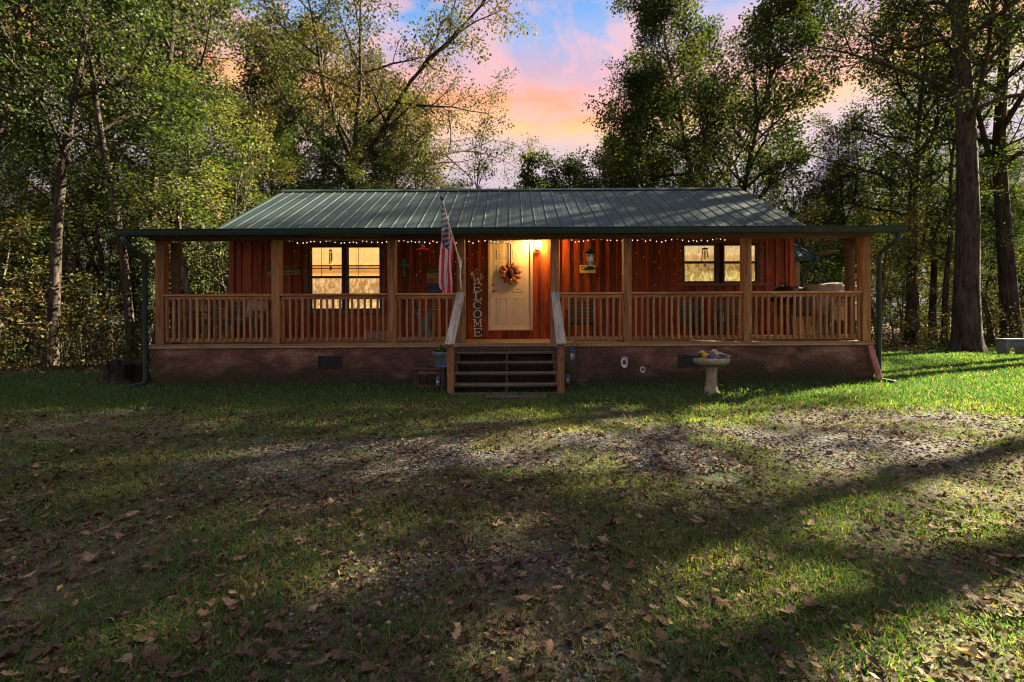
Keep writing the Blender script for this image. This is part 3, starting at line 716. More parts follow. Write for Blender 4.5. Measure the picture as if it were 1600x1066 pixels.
# ------------------------------------------------------------------ front steps
st = thing('porch_steps', 'worn wooden porch steps with weathered sloping handrails leading up to the door', 'steps', (0, -0.6, 0))
sx0, sx1 = ax(708, -0.6), ax(871, -0.6)
def L(y): return y+0.6
for k, z in enumerate((0.625, 0.47, 0.315, 0.158)):
    y1 = -0.03-0.27*k; y0 = y1-0.265
    b = MB(); rs2 = random.Random(k)
    b.box(sx0, sx1, L(y0), L(y0+0.135), z-0.036, z, 0.5+0.3*rs2.random()); b.box(sx0, sx1, L(y0+0.142), L(y1-0.003), z-0.036, z, 0.3+0.3*rs2.random())
    b.build('tread', M['tread'], st, bevel=0.006)
b = MB()
b.box(sx0-0.01, sx1+0.01, L(-1.22), L(-1.12), -0.03, 0.035); b.build('bottom_board', M['tread'], st, bevel=0.006)
for xx in (sx0+0.05, (sx0+sx1)/2+0.02, sx1-0.05):
    b = MB(); poly = [(L(-0.035), 0.0), (L(-1.11), 0.0)]
    for k, z in reversed(list(enumerate((0.625, 0.47, 0.315, 0.158)))):
        poly += [(L(-0.03-0.27*k-0.255), z-0.038), (L(-0.03-0.27*k), z-0.038)]
    b.xprism(poly, xx-0.02, xx+0.02); b.build('stringer', M['stringer'], st)
b = MB(); b.box(sx0, sx1, L(-0.036), L(-0.03), 0.0, ZD-0.06); b.build('riser_board', M['stringer'], st)
for px, ptop, s in ((703.5, 720.5, -1), (875.5, 866.5, 1)):
    yN = -1.16; xn = ax(px, yN)
    b = MB(); b.box(xn-0.052, xn+0.052, L(yN-0.05), L(yN+0.05), -0.02, 0.80); b.build('newel_post', M['post'], st, bevel=0.006)
    b = MB(); p0 = Vector((ax(ptop+s*0.5, -0.02), L(-0.03), 1.70)); p1 = Vector((xn, L(yN-0.12), 0.80))
    b.bar(p0, p1, 0.15, 0.04); b.build('handrail', M['weathered'], st, bevel=0.01)
# ------------------------------------------------------------------ things on and around the porch
# porch lamp beside the door
lp = at(840.5, 381, YW-0.13)
t = thing('porch_lamp', 'glowing porch lantern on the wall right of the door', 'wall lamp', (lp.x, YW-0.03, lp.z))
b = MB(); b.box(-0.05, 0.05, -0.012, 0.0, -0.13, 0.06); b.bar((0, -0.01, 0.05), (0, -0.11, 0.10), 0.02, 0.02); b.build('bracket', M['black'], t, bevel=0.004)
b = MB(); b.lathe([(0.0, 0.12), (0.03, 0.105), (0.085, 0.075), (0.085, 0.065), (0.0, 0.065)], (0, -0.12, 0), 16); b.build('cap', M['black'], t)
b = MB(); b.lathe([(0.045, -0.085), (0.055, -0.08), (0.075, 0.0), (0.072, 0.064)], (0, -0.12, 0), 16); b.build('glass', M['lamp_glass'], t, smooth=True)
b = MB(); b.lathe([(0.0, -0.12), (0.02, -0.115), (0.05, -0.095), (0.05, -0.086), (0.0, -0.086)], (0, -0.12, 0), 16); b.build('base', M['black'], t)
ld = bpy.data.lights.new('porch_lamp_light', 'POINT'); ld.energy = 130*EK; ld.color = (1.0, 0.50, 0.17); ld.shadow_soft_size = 0.05
lo = bpy.data.objects.new('porch_lamp_light', ld); COL.objects.link(lo); lo.location = (lp.x+0.02, YW-0.22, lp.z-0.02)

# string lights along the porch: wire, bulbs and thin drops with tiny unlit bulbs given a faint glow
def string_lights(pxs, label, seed):
    rr = random.Random(seed); y = 2.02
    t = thing('string_lights', label, 'string lights', (ax(pxs[0][0], y), y, 2.98), group=None)
    org = Vector((ax(pxs[0][0], y), y, 2.98)); pts = []
    for px, py in pxs: pts.append(at(px, py, y)-org)
    w = MB(); w.tube([p+Vector((0, 0, 0.02)) for p in pts], 0.004, 4); w.build('wire', M['black'], t)
    for p in pts:
        q = MB(); q.lathe([(0.0, -0.012), (0.007, -0.008), (0.0095, 0.0), (0.007, 0.009), (0.003, 0.012)], (0, 0, 0), 8); o = q.build('bulb', M['bulb'], t, smooth=True, loc=p)
    dr = MB(); db = MB()
    for k in range(0, len(pts)-1, 1):
        if rr.random() < 0.6:
            p = pts[k]*0.5+pts[k+1]*0.5; ln = rr.uniform(0.5, 1.15); yy = YW-0.045-y
            q = p+Vector((0, 0, 0.02))
            dr.tube([q, Vector((q.x, yy, q.z-0.02)), Vector((q.x+rr.uniform(-.01, .01), yy, q.z-ln))], 0.0016, 3)
            z = rr.uniform(0.12, 0.45)
            while z < ln:
                db.lathe([(0.0, -0.011), (0.008, 0.0), (0.0, 0.012)], (q.x, yy-0.008, q.z-z), 6); z += rr.uniform(0.28, 0.65)
    dr.build('drop_wires', M['dark_frame'], t)['kind'] = 'stuff'; db.build('tiny_bulbs', M['dim_bulb'], t)['kind'] = 'stuff'
def run(a, c, dx, base, seed):
    rr = random.Random(seed); out = []; x = a
    while x < c:
        u = (x-a)/62.0; sag = 3.2*math.sin(math.pi*(u % 1.0))
        out.append((x, base+sag+rr.uniform(-1.6, 1.6))); x += dx*rr.uniform(0.6, 1.35)
    return out
string_lights(run(447, 856, 7.6, 376, 4), 'string of warm round bulbs along the porch left of the lamp, crossing above the door', 1)
string_lights(run(875, 1137, 7.4, 374, 8), 'string of warm round bulbs along the porch right of the lamp', 2)

# flag on its pole
base = at(718.5, 410, -0.10); tip = at(689.5, 309, -0.95)
t = thing('flag', 'stars and stripes flag hanging limp from a tilted pole on the porch post', 'flag', base)
b = MB(); b.tube([Vector((0, 0, 0)), tip-base], 0.012, 8); b.build('pole', M['white'], t)
b = MB(); b.tube([(tip-base)*0.96, (tip-base)*0.985, (tip-base)*1.0, (tip-base)*1.03], [0.014, 0.02, 0.02, 0.006], 8); b.build('finial', M['black'], t)
b = MB(); b.cbox((0.005, 0.05, -0.03), (0.05, 0.04, 0.12)); b.tube([(0.005, 0.03, -0.06), (-0.01, 0, 0.015), (tip-base)*0.09], 0.02, 8)
b.lathe([(0.0, 0), (0.03, 0.01), (0.035, 0.03), (0.015, 0.05), (0.0, 0.05)], (0.0, 0.0, 0.02), 8, wob=.2); b.build('bracket', M['white'], t)
b = MB(); cp = [(0.0, 0.0, 0.0), (0.012, -0.02, -0.15), (0.004, -0.015, -0.28), (0.02, -0.02, -0.42), (0.025, -0.01, -0.53)]
b.tube(cp, [0.016, 0.012, 0.011, 0.013, 0.006], 6); b.build('cord', M['white'], t, smooth=True)
NU, NV = 26, 44
d = tip-base
def fpt(u, v):
    """u along the hoist from the tip down, v along the fly hanging down"""
    p = d*(0.98-0.62*u)
    pinch = 1-0.12*v**0.7
    c = d*(0.98-0.62*0.5); p = c+(p-c)*pinch
    ln = 1.30*(0.90+0.10*math.cos((u-0.2)*4))
    p = p+Vector((0, 0, -ln*v*(1-0.02*math.sin(u*9))))
    w = v**0.6
    p += Vector((0.045*math.sin(u*13+v*2.2)*w+0.025*math.sin(u*7-v*5)*w-0.07*v, 0.05*math.cos(u*13+v*2)*w, 0.0))
    return p
vs = [fpt(i/NU, j/NV) for j in range(NV+1) for i in range(NU+1)]
b = MB(); 
for j in range(NV):
    for i in range(NU):
        st_ = i//2; mi = 0 if st_ % 2 == 0 else 1
        if i < 14 and j < NV*0.40: mi = 2
        a = j*(NU+1)+i; b.f.append((a, a+1, a+NU+2, a+NU+1)); b.mi.append(mi)
b.v = [tuple(p) for p in vs]; b.t = [0.5]*len(vs)
cl = b.build('cloth', [M['flag_red'], M['flag_white'], M['flag_blue']], t, smooth=True, fix=False)
s_ = MB()
for row in range(9):
    for c in range(6 if row % 2 == 0 else 5):
        u = (0.055+row*0.108)*7/13*1.0; v = (0.035+(c+(0 if row % 2 == 0 else 0.5))*0.066)
        p = fpt(u, v); pu = (fpt(u+0.01, v)-p).normalized(); pv = (fpt(u, v+0.01)-p).normalized(); n_ = pu.cross(pv).normalized()
        for sg in (-1, 1):
            star = []
            for k in range(10):
                r_ = 0.021 if k % 2 == 0 else 0.009; a = k*math.pi/5
                star.append(p+n_*(0.003*sg)+pu*(r_*math.cos(a))+pv*(r_*math.sin(a)))
            s_.add(star, [tuple(range(10))])
s_.build('stars', M['flag_white'], cl, fix=False)

# hummingbird feeder and tube feeder hanging from the beam
p = at(660.5, 371, -0.06); q = at(661, 387, -0.06); t = thing('hummingbird_feeder', 'small red hummingbird feeder hanging on a wire left of the flag', 'bird feeder', (q.x, -0.06, q.z))
b = MB(); b.tube([(-0.005, 0, p.z-q.z), (-0.018, 0, (p.z-q.z)*0.55), (0.0, 0, 0.035)], 0.004, 5); b.build('wire', M['plate_white'], t)
b = MB(); b.lathe([(0.0, 0.06), (0.02, 0.055), (0.035, 0.02), (0.04, 0.0), (0.0, 0.0)], (0, 0, -0.002), 12); b.build('bottle', M['plate_white'], t, smooth=True)
b = MB(); b.lathe([(0.0, -0.055), (0.065, -0.055), (0.10, -0.03), (0.08, -0.012), (0.03, -0.003), (0, -0.003)], (0, 0, 0), 16, wob=.06); b.build('dish', M['red_glass'], t, smooth=True)
for k in range(4):
    q_ = MB(); q_.lathe([(0.0, -0.01), (0.02, -0.004), (0.012, 0.008), (0.0, 0.008)], (0.07*math.cos(k*1.57+.4), 0.07*math.sin(k*1.57+.4), -0.016), 6); q_.build('feeding_port', M['red_glass'], t)
p = at(922, 371, -0.06); zt, zb = az(922, 392, -0.06), az(922, 421, -0.06)
t = thing('tube_feeder', 'tube bird feeder with flat dark cap hanging on a cord from the porch beam', 'bird feeder', (p.x, -0.06, zb))
h = zt-zb
b = MB(); b.tube([(0.01, 0, p.z-zb+0.03), (0.0, 0, h)], 0.006, 5); b.build('cord', M['rope'], t)
b = MB(); b.lathe([(0.0, h+0.03), (0.03, h+0.025), (0.045, h), (0.115, h-0.025), (0.115, h-0.03), (0.055, h-0.02), (0.055, h-0.06), (0.0, h-0.06)], (0, 0, 0), 20); b.build('cap', M['black'], t)
b = MB(); b.lathe([(0.06, 0.035), (0.06, h-0.03)], (0, 0, 0), 18); b.build('tube', M['clear'], t, smooth=True)
b = MB(); b.lathe([(0.0, 0.03), (0.055, 0.03), (0.055, h*0.78), (0.03, h*0.84), (0.0, h*0.86)], (0, 0, 0), 14, wob=.02); b.build('seed', M['seed'], t)
b = MB(); b.lathe([(0.0, 0.0), (0.10, 0.006), (0.112, 0.025), (0.106, 0.026), (0.09, 0.014), (0.062, 0.03), (0.062, 0.05), (0.0, 0.05)], (0, 0, 0), 20)
for k in range(3):
    for z in (0.12, 0.24): b.lathe([(0.0, -0.012), (0.016, -0.008), (0.016, 0.02), (0.0, 0.02)], (0.064*math.cos(k*2.1+z*9+4), 0.064*math.sin(k*2.1+z*9+4), z), 8); b.bar((0.05*math.cos(k*2.1+z*9+4), 0.05*math.sin(k*2.1+z*9+4), z-0.02), (0.12*math.cos(k*2.1+z*9+4), 0.12*math.sin(k*2.1+z*9+4), z-0.02), 0.008, 0.008)
b.build('tray', M['forest'], t)
# a hanging feeder past the right end of the wall
p = at(1295, 374, 1.5); t = thing('hanging_feeder', 'dark open feeder with two trays hanging in the gap at the right porch end', 'bird feeder', (p.x, 1.5, p.z-0.30))
b = MB(); b.tube([(0, 0, 0.42), (0, 0, 0.0)], 0.007, 5); b.build('rod', M['black'], t)
for z, w in ((0.24, 0.17), (0.0, 0.20)):
    b = MB(); b.lathe([(0.0, 0.0), (w*0.7, 0.004), (w, 0.03), (w-0.006, 0.032), (w*0.68, 0.012), (0, 0.012)], (0, 0, z), 14); b.build('tray', M['dark_wood'], t)
# wind chimes in front of the windows
def chime(name, px, py0, y, n, ln, r, label, mat, fan):
    p = at(px, py0, y); t = thing(name, label, 'wind chime', p)
    zc = 2.715+(y+0.32)*0.2112-p.z-0.012
    b = MB(); b.tube([(0, 0, zc), (0, 0, 0.02)], 0.003, 4); b.build('cord', M['ink'], t)
    b = MB(); b.lathe([(0.0, 0.03), (r*1.0, 0.015), (r*1.35, 0.0), (r*1.35, -0.012), (0, -0.012)], (0, 0, 0), 14); b.build('disc', M['black'], t)
    for k in range(n):
        a = k*2*math.pi/n+0.3; l_ = ln*(0.75+0.25*((k*7) % 5)/4)
        b = MB(); b.tube([(r*math.cos(a), r*math.sin(a), -0.012), (r*math.cos(a), r*math.sin(a), -0.04)], 0.002, 3); b.tube([(r*math.cos(a), r*math.sin(a), -0.04), (r*math.cos(a)*fan, r*math.sin(a)*fan, -l_)], 0.0095, 7); b.build('chime_tube', mat, t, smooth=True)
    b = MB(); b.tube([(0, 0, -0.012), (0, 0, -ln-0.06)], 0.002, 3); b.lathe([(0.0, -0.055), (0.03, -0.03), (0.034, 0.0), (0.02, 0.035), (0.0, 0.05)], (0, 0, -ln-0.09), 8, sy=0.25); b.build('sail', mat, t)
chime('wind_chime', 516.5, 392, 1.6, 5, 0.29, 0.026, 'metal tube wind chime hanging before the left window pair', M['plate_white'], 1.0)
chime('wind_chime', 1101, 389, 1.7, 6, 0.26, 0.05, 'small shell wind chime hanging before the right window pair', M['white'], 1.5)

# wall decorations
def strokes(b, x0, z0, w, h, n, rr, y, th):
    """a row of hand-painted scribble strokes, unreadable as in the photograph"""
    for k in range(n):
        cx = x0+w*(k+0.5)/n; hw = w/n*0.30
        for _ in range(2):
            b.bar((cx+rr.uniform(-hw, hw), y, z0+rr.uniform(0, h*0.4)), (cx+rr.uniform(-hw, hw), y, z0+h*rr.uniform(0.6, 1.0)), th, 0.004, up=(0, 1, 0))
# leaning welcome letters
yS = YW-0.09; xS = ax(746, yS)
t = thing('welcome_sign', 'tall narrow WELCOME sign leaning on the wall left of the door', 'sign', (xS, yS, ZD+0.002)); t.rotation_euler = (R(-2.0), R(-0.4), 0)
z_at = lambda py: az(746, py, yS)-ZD
b = MB(); b.box(-0.075, 0.075, 0.0, 0.018, 0.0, z_at(424)); b.build('board', M['dark_frame'], t)
S = 0.027
def glyph(ch, z0, z1):
    b = MB(); w = 0.105; y0, y1 = -0.014, -0.001; m = (z0+z1)/2; e = 0.018
    def H(xa, xb, z): b.box(xa, xb, y0, y1, z-e/2, z+e/2)
    def V(x, za, zb, k=S): b.box(x-k/2, x+k/2, y0-0.001, y1, za, zb)
    def D(x_0, za, x_1, zb, k=0.020): b.prism([(x_0-k/2, za), (x_0+k/2, za), (x_1+k/2, zb), (x_1-k/2, zb)], y0+0.001, y1)
    if ch == 'E':
        V(-w*0.62, z0, z1); H(-w, w*0.95, z1-e/2); H(-w, w*0.95, z0+e/2); H(-w*0.62, w*0.45, m); V(w*0.86, z0, z0+0.055, 0.018); V(w*0.86, z1-0.05, z1, 0.018); V(w*0.4, m-0.03, m+0.03, 0.014)
    if ch == 'L':
        V(-w*0.35, z0, z1); H(-w, w*0.3, z1-e/2); H(-w, w*0.95, z0+e/2); V(w*0.86, z0, z0+0.065, 0.018)
    if ch in 'CO':
        n = 26; a0, a1 = (0.72, 2*math.pi-0.72) if ch == 'C' else (0, 2*math.pi)
        ro, zi = w*0.98, (z1-z0)/2
        pts = [a0+(a1-a0)*k/n for k in range(n+1)]
        for a, c in zip(pts[:-1], pts[1:]):
            q = [(ro*math.cos(a), m+zi*math.sin(a)), (ro*math.cos(c), m+zi*math.sin(c)), ((ro-S*1.15)*math.cos(c), m+(zi-e*0.95)*math.sin(c)), ((ro-S*1.15)*math.cos(a), m+(zi-e*0.95)*math.sin(a))]
            b.prism(q, y0, y1)
        if ch == 'C': V(w*0.72, z1-0.065, z1-0.01, 0.016)
    if ch == 'M':
        V(-w*0.72, z0, z1, 0.018); V(w*0.72, z0, z1); D(0, z0+0.03, -w*0.66, z1, 0.028); D(0, z0+0.03, w*0.66, z1, 0.018); H(-w*1.05, -w*0.4, z0+e/2); H(w*0.38, w*1.05, z0+e/2); H(-w*1.05, -w*0.55, z1-e/2); H(w*0.55, w*1.05, z1-e/2)
    if ch == 'W':
        D(-w*0.42, z0, -w*0.9, z1, 0.028); D(-w*0.42, z0, 0, z1-0.02, 0.018); D(w*0.42, z0, 0, z1-0.02, 0.026); D(w*0.42, z0, w*0.9, z1, 0.018); H(-w*1.1, -w*0.6, z1-e/2); H(w*0.6, w*1.1, z1-e/2)
    b.build('letter', M['ivory'], t, bevel=0.002)
for ch, pa, pb in (('W', 428, 442.5), ('E', 443, 455.5), ('L', 457, 469.5), ('C', 471, 483), ('O', 484.5, 497), ('M', 498.5, 511), ('E', 513, 526)): glyph(ch, z_at(pb), z_at(pa))
zc = z_at(431); rr = random.Random(2); b = MB()
for k in range(34):
    a = rr.uniform(0, 6.28); r_ = rr.uniform(0.09, 0.135); c = Vector((r_*math.cos(a), -0.03, zc+r_*math.sin(a)))
    a2 = a+rr.uniform(0.7, 1.9); dv = Vector((math.cos(a2), rr.uniform(-.4, .1), math.sin(a2)))*rr.uniform(0.04, 0.075); sd = Vector((-dv.z, 0, dv.x))*0.28
    b.add([c, c+dv*.5+sd, c+dv, c+dv*.5-sd], [(0, 1, 2, 3)], rr.random())
w = b.build('wreath', M['tan'], t, fix=False)
b = MB()
for k in range(11):
    a = k*0.571; b.add([Vector((0, -0.035, zc)), Vector((0.05*math.cos(a-.25), -0.045, zc+0.05*math.sin(a-.25))), Vector((0.085*math.cos(a), -0.036, zc+0.085*math.sin(a))), Vector((0.05*math.cos(a+.25), -0.045, zc+0.05*math.sin(a+.25)))], [(0, 1, 2, 3)])
b.lathe([(0.0, 0.0), (0.03, 0.0)], (0, 0, zc), 8) if False else None
fl = b.build('flower', M['petal'], w, fix=False)
b = MB(); b.prism([(0.032*math.cos(k*.63), zc+0.032*math.sin(k*.63)) for k in range(10)], -0.058, -0.036); b.build('flower_centre', M['seedhead'], fl)

# sunflower wreath on the door
c = at(797.5, 427.5, YW-0.03); t = thing('door_wreath', 'round sunflower wreath of orange petals hanging on the cream door', 'wreath', (c.x, YW-0.02, c.z))
zt = az(797, 382, YW)-c.z
b = MB(); b.box(-0.014, 0.014, -0.004, 0.0, 0.10, zt+0.02); b.build('strap', M['ink'], t)
for k in range(11):
    a = k*2*math.pi/11+0.14; b = MB(); cs, sn = math.cos(a), math.sin(a)
    def P(r_, s, y): return Vector((r_*cs-s*sn, y, r_*sn+s*cs))*1.1
    vs = [P(0.07, -0.035, -0.02), P(0.07, 0.035, -0.02), P(0.145, -0.062, -0.03), P(0.145, 0, -0.045), P(0.145, 0.062, -0.03), P(0.20, -0.045, -0.028), P(0.20, 0, -0.036), P(0.20, 0.045, -0.028), P(0.255, 0, -0.014)]
    b.add(vs, [(0, 2, 3), (0, 3, 1), (1, 3, 4), (2, 5, 6, 3), (3, 6, 7, 4), (5, 8, 6), (6, 8, 7)])
    b.build('petal', M['petal2'] if k in (1, 2, 3, 0) else M['petal'], t, fix=False)
b = MB(); b.lathe([(0.0, 0.0), (0.085, 0.004), (0.10, 0.02), (0.09, 0.04), (0.05, 0.052), (0.0, 0.055)], (0, 0, 0), 18, wob=.03)
o = b.build('seed_head', M['seedhead'], t, smooth=True); o.rotation_euler = (R(90), 0, 0); o.location = (0, -0.012, 0); o.scale = (0.72, 1.25, 1)

# plank signs, cross
rr = random.Random(12)
xa, xb = ax(666.5, 2.3), ax(702.5, 2.3)
t = thing('plank_sign', 'painted sign of five coloured planks on the wall behind the flag', 'sign', ((xa+xb)/2, YW-0.055, az(684, 459, 2.3)))
zs = [az(684, p, 2.3)-az(684, 459, 2.3) for p in (459, 450.5, 442.3, 433.5, 426.2, 417.5)]
for k, mt in enumerate(('sg_purple', 'sg_navy', 'sg_orange', 'sg_tan', 'sg_green')):
    b = MB(); b.box(-(xb-xa)/2, (xb-xa)/2, 0, 0.02, zs[k]+0.002, zs[k+1]-0.002); o = b.build('plank', M[mt], t, bevel=0.003)
    w = MB(); strokes(w, -(xb-xa)*0.40, zs[k]+0.03, (xb-xa)*0.8, zs[k+1]-zs[k]-0.06, 7, rr, -0.001, 0.012); w.build('lettering', M['ink'] if k in (2, 3) else M['sg_tan'] if k == 4 else M['teal'], o)
xa, xb = ax(416.5, 2.3), ax(466, 2.3); zl, zh = az(440, 429.5, 2.3), az(440, 416, 2.3)
t = thing('wall_sign', 'long two tone sign with tiny lettering on the wall behind the second post', 'sign', ((xa+xb)/2, YW-0.05, (zl+zh)/2)); t.rotation_euler = (0, R(-2.2), 0)
hw, hh = (xb-xa)/2, (zh-zl)/2
b = MB(); b.box(-hw, hw, 0, 0.018, -hh, 0); o = b.build('lower_plank', M['tan'], t, bevel=0.002); w = MB(); strokes(w, -hw*0.92, -hh*0.85, hw*1.84, hh*0.7, 22, rr, -0.001, 0.010); w.build('lettering', M['ink'], o)
b = MB(); b.box(-hw, hw, 0, 0.018, 0.001, hh); o = b.build('upper_plank', M['ink'], t, bevel=0.002); w = MB(); strokes(w, -hw*0.92, hh*0.15, hw*1.84, hh*0.7, 18, rr, -0.001, 0.010)
w.box(-hw, hw, -0.003, -0.0005, hh-0.010, hh); w.build('lettering', M['tan'], o)
xa, xb = ax(907, 2.3), ax(931.5, 2.3); zl, zh = az(919, 426.5, 2.3), az(919, 414, 2.3)
t = thing('yellow_sign', 'small yellow sign with dark drawings on the wall behind the tube feeder', 'sign', ((xa+xb)/2, YW-0.05, (zl+zh)/2))
hw, hh = (xb-xa)/2, (zh-zl)/2
b = MB(); b.box(-hw, hw, 0, 0.015, -hh, hh); o = b.build('board', M['yellow_sign'], t, bevel=0.003)
w = MB(); strokes(w, -hw*0.5, -hh*0.35, hw*1.3, hh*0.55, 8, rr, -0.001, 0.009)
for k in range(9):
    a = k*0.7; w.bar((-hw*0.62+0.045*math.cos(a), -0.001, hh*0.3+0.04*math.sin(a)), (-hw*0.62+0.045*math.cos(a+.7), -0.001, hh*0.3+0.04*math.sin(a+.7)), 0.010, 0.004, up=(0, 1, 0))
w.build('lettering', M['ink'], o)
c = at(630, 414, 2.3); t = thing('wall_cross', 'teal patterned cross on the wall between the window and the red feeder', 'cross', (c.x, YW-0.05, c.z))
zt, zb_ = az(630, 403, 2.3)-c.z, az(630, 432.5, 2.3)-c.z
b = MB()
b.prism([(-0.018, 0.02), (-0.034, zt-0.03), (0, zt), (0.034, zt-0.03), (0.018, 0.02)], 0, 0.02); b.prism([(-0.018, -0.02), (-0.036, zb_+0.03), (0, zb_), (0.036, zb_+0.03), (0.018, -0.02)], 0, 0.02)
b.prism([(-0.017, -0.018), (-0.11, -0.034), (-0.135, 0), (-0.11, 0.034), (-0.017, 0.018)], 0.001, 0.019); b.prism([(0.017, -0.018), (0.11, -0.034), (0.135, 0), (0.11, 0.034), (0.017, 0.018)], 0.001, 0.019)
b.build('cross_arms', M['cross_teal'], t, bevel=0.003)
b = MB(); b.prism([(0.03*math.cos(k*.524), 0.03*math.sin(k*.524)) for k in range(12)], -0.012, 0.022); b.build('boss', M['teal'], t)

# ------------------------------------------------------------------ porch furniture
def rocking_chair(loc, rz, label, m1, slats='v'):
    t = thing('rocking_chair', label, 'rocking chair', loc, rz)
    for s in (-1, 1):
        b = MB(); pts = [(s*0.26, -0.46+0.98*k/10, 0.02+0.10*((k/10-0.48)*2)**2) for k in range(11)]
        for a, c in zip(pts[:-1], pts[1:]): b.bar(a, c, 0.035, 0.045)
        b.build('rocker', m1, t)
        b = MB(); b.bar((s*0.26, -0.24, 0.04), (s*0.26, -0.26, 0.66), 0.04, 0.04); b.build('front_leg', m1, t, bevel=0.006)
        b = MB(); b.bar((s*0.25, 0.22, 0.04), (s*0.25, 0.22, 0.44), 0.04, 0.04); b.bar((s*0.25, 0.22, 0.44), (s*0.25, 0.46, 1.12), 0.042, 0.036); b.build('back_post', m1, t, bevel=0.006)
        b = MB(); b.bar((s*0.28, -0.33, 0.675), (s*0.27, 0.33, 0.66), 0.075, 0.026); b.build('armrest', m1, t, bevel=0.006)
    b = MB()
    for k in range(6): b.box(-0.25, 0.25, -0.27+k*0.083, -0.27+k*0.083+0.072, 0.41-0.008*k, 0.432-0.008*k)
    b.build('seat', m1, t, bevel=0.004)
    b = MB()
    for k in range(5):
        f = 0.12+k*0.19; b.bar((-0.25, 0.22+0.24*f, 0.44+0.68*f), (0.25, 0.22+0.24*f, 0.44+0.68*f), 0.018, 0.07)
    b.build('back_slats', m1, t)
DZ = ZD+0.002
rocking_chair((ax(378, 1.55), 1.45, DZ), R(28), 'light wooden rocking chair in the left porch corner', M['chair_wood'])
# glider bench with cushions, left porch
p = at(362, 520, 0.95); t = thing('glider_bench', 'dark wicker porch bench with slatted back behind the leftmost railing', 'bench', (p.x, 0.95, DZ))
b = MB(); b.box(-0.62, 0.62, -0.26, 0.26, 0.36, 0.42); b.build('seat', M['wicker'], t, bevel=0.015)
b = MB()
for k in range(7): b.bar((-0.62, 0.27+0.016*k, 0.45+0.058*k), (0.62, 0.27+0.016*k, 0.45+0.058*k), 0.02, 0.045)
b.build('backrest', M['wicker'], t)
for s in (-1, 1):
    b = MB(); b.box(s*0.62-0.03, s*0.62+0.03, -0.30, 0.32, 0.60, 0.64); b.build('armrest', M['wicker'], t, bevel=0.01)
    for yy in (-0.26, 0.27):
        b = MB(); b.box(s*0.62-0.025, s*0.62+0.025, yy-0.025, yy+0.025, 0, 0.60); b.build('leg', M['wicker'], t, bevel=0.005)
b = MB(); b.box(-0.58, 0.58, -0.27, 0.22, 0.421, 0.50); b.build('cushion', M['cushion'], t, bevel=0.03)
def pillow(loc, label, rot, mat, s=0.2):
    b = MB(); n = 8; vs = []
    for sg in (1, -1):
        for j in range(n+1):
            for i in range(n+1):
                u, v = i/n*2-1, j/n*2-1; th = (1-u*u)*(1-v*v); vs.append((u*s*(1-0.08*(1-abs(v))), sg*0.075*th**0.5, v*s*(1-0.08*(1-abs(u)))))
    k = (n+1)**2; fs = []
    for j in range(n):
        for i in range(n):
            a = j*(n+1)+i; fs.append((a, a+1, a+n+2, a+n+1)); fs.append((k+a, k+a+n+1, k+a+n+2, k+a+1))
    b.add(vs, fs); o = b.build('pillow', mat, None, smooth=True); o.location = loc; o.rotation_euler = rot
    return tag(o, label, 'pillow')
pillow((p.x+0.42, 1.08, DZ+0.68), 'pale patterned pillow propped on the wicker bench', (R(-14), R(8), R(6)), M['pillow'])
# folding table (teal) with crossed legs
p = at(664, 500, 1.0); t = thing('folding_table', 'teal folding tray table with crossed legs behind the railing', 'table', (p.x, 1.0, DZ))
h = az(664, 484, 1.0)-DZ
b = MB(); b.box(-0.29, 0.29, -0.2, 0.2, h-0.022, h); b.build('tabletop', M['teal'], t, bevel=0.005)
for yy, sg in ((-0.17, 1), (0.17, 1), (-0.14, -1), (0.14, -1)):
    b = MB(); b.bar((-0.17*sg, yy, 0.0), (0.17*sg, yy, h-0.022), 0.02, 0.05); b.build('leg', M['teal'], t, bevel=0.004)
b = MB(); b.bar((-0.13, -0.17, 0.08), (-0.13, 0.17, 0.08), 0.03, 0.02); b.bar((0.13, -0.17, 0.08), (0.13, 0.17, 0.08), 0.03, 0.02); b.build('stretcher', M['teal'], t)
# low crate by the wall
p = at(592, 517, 1.5); t = thing('wooden_crate', 'low tan wooden crate on the porch floor under the left windows', 'crate', (p.x, 1.5, DZ))
for k in range(2):
    b = MB(); z = 0.012+k*0.105; b.box(-0.22, 0.22, -0.15, -0.135, z, z+0.085); b.box(-0.22, 0.22, 0.135, 0.15, z, z+0.085); b.box(-0.22, -0.205, -0.135, 0.135, z, z+0.085); b.box(0.205, 0.22, -0.135, 0.135, z, z+0.085); b.build('slat', M['tan'], t)
b = MB(); b.box(-0.20, 0.20, -0.13, 0.13, 0, 0.012)
for sx in (-1, 1):
    for sy in (-1, 1): b.box(sx*0.19-0.012, sx*0.19+0.012, sy*0.12-0.012, sy*0.12+0.012, 0.012, 0.20)
b.build('frame', M['tan'], t)
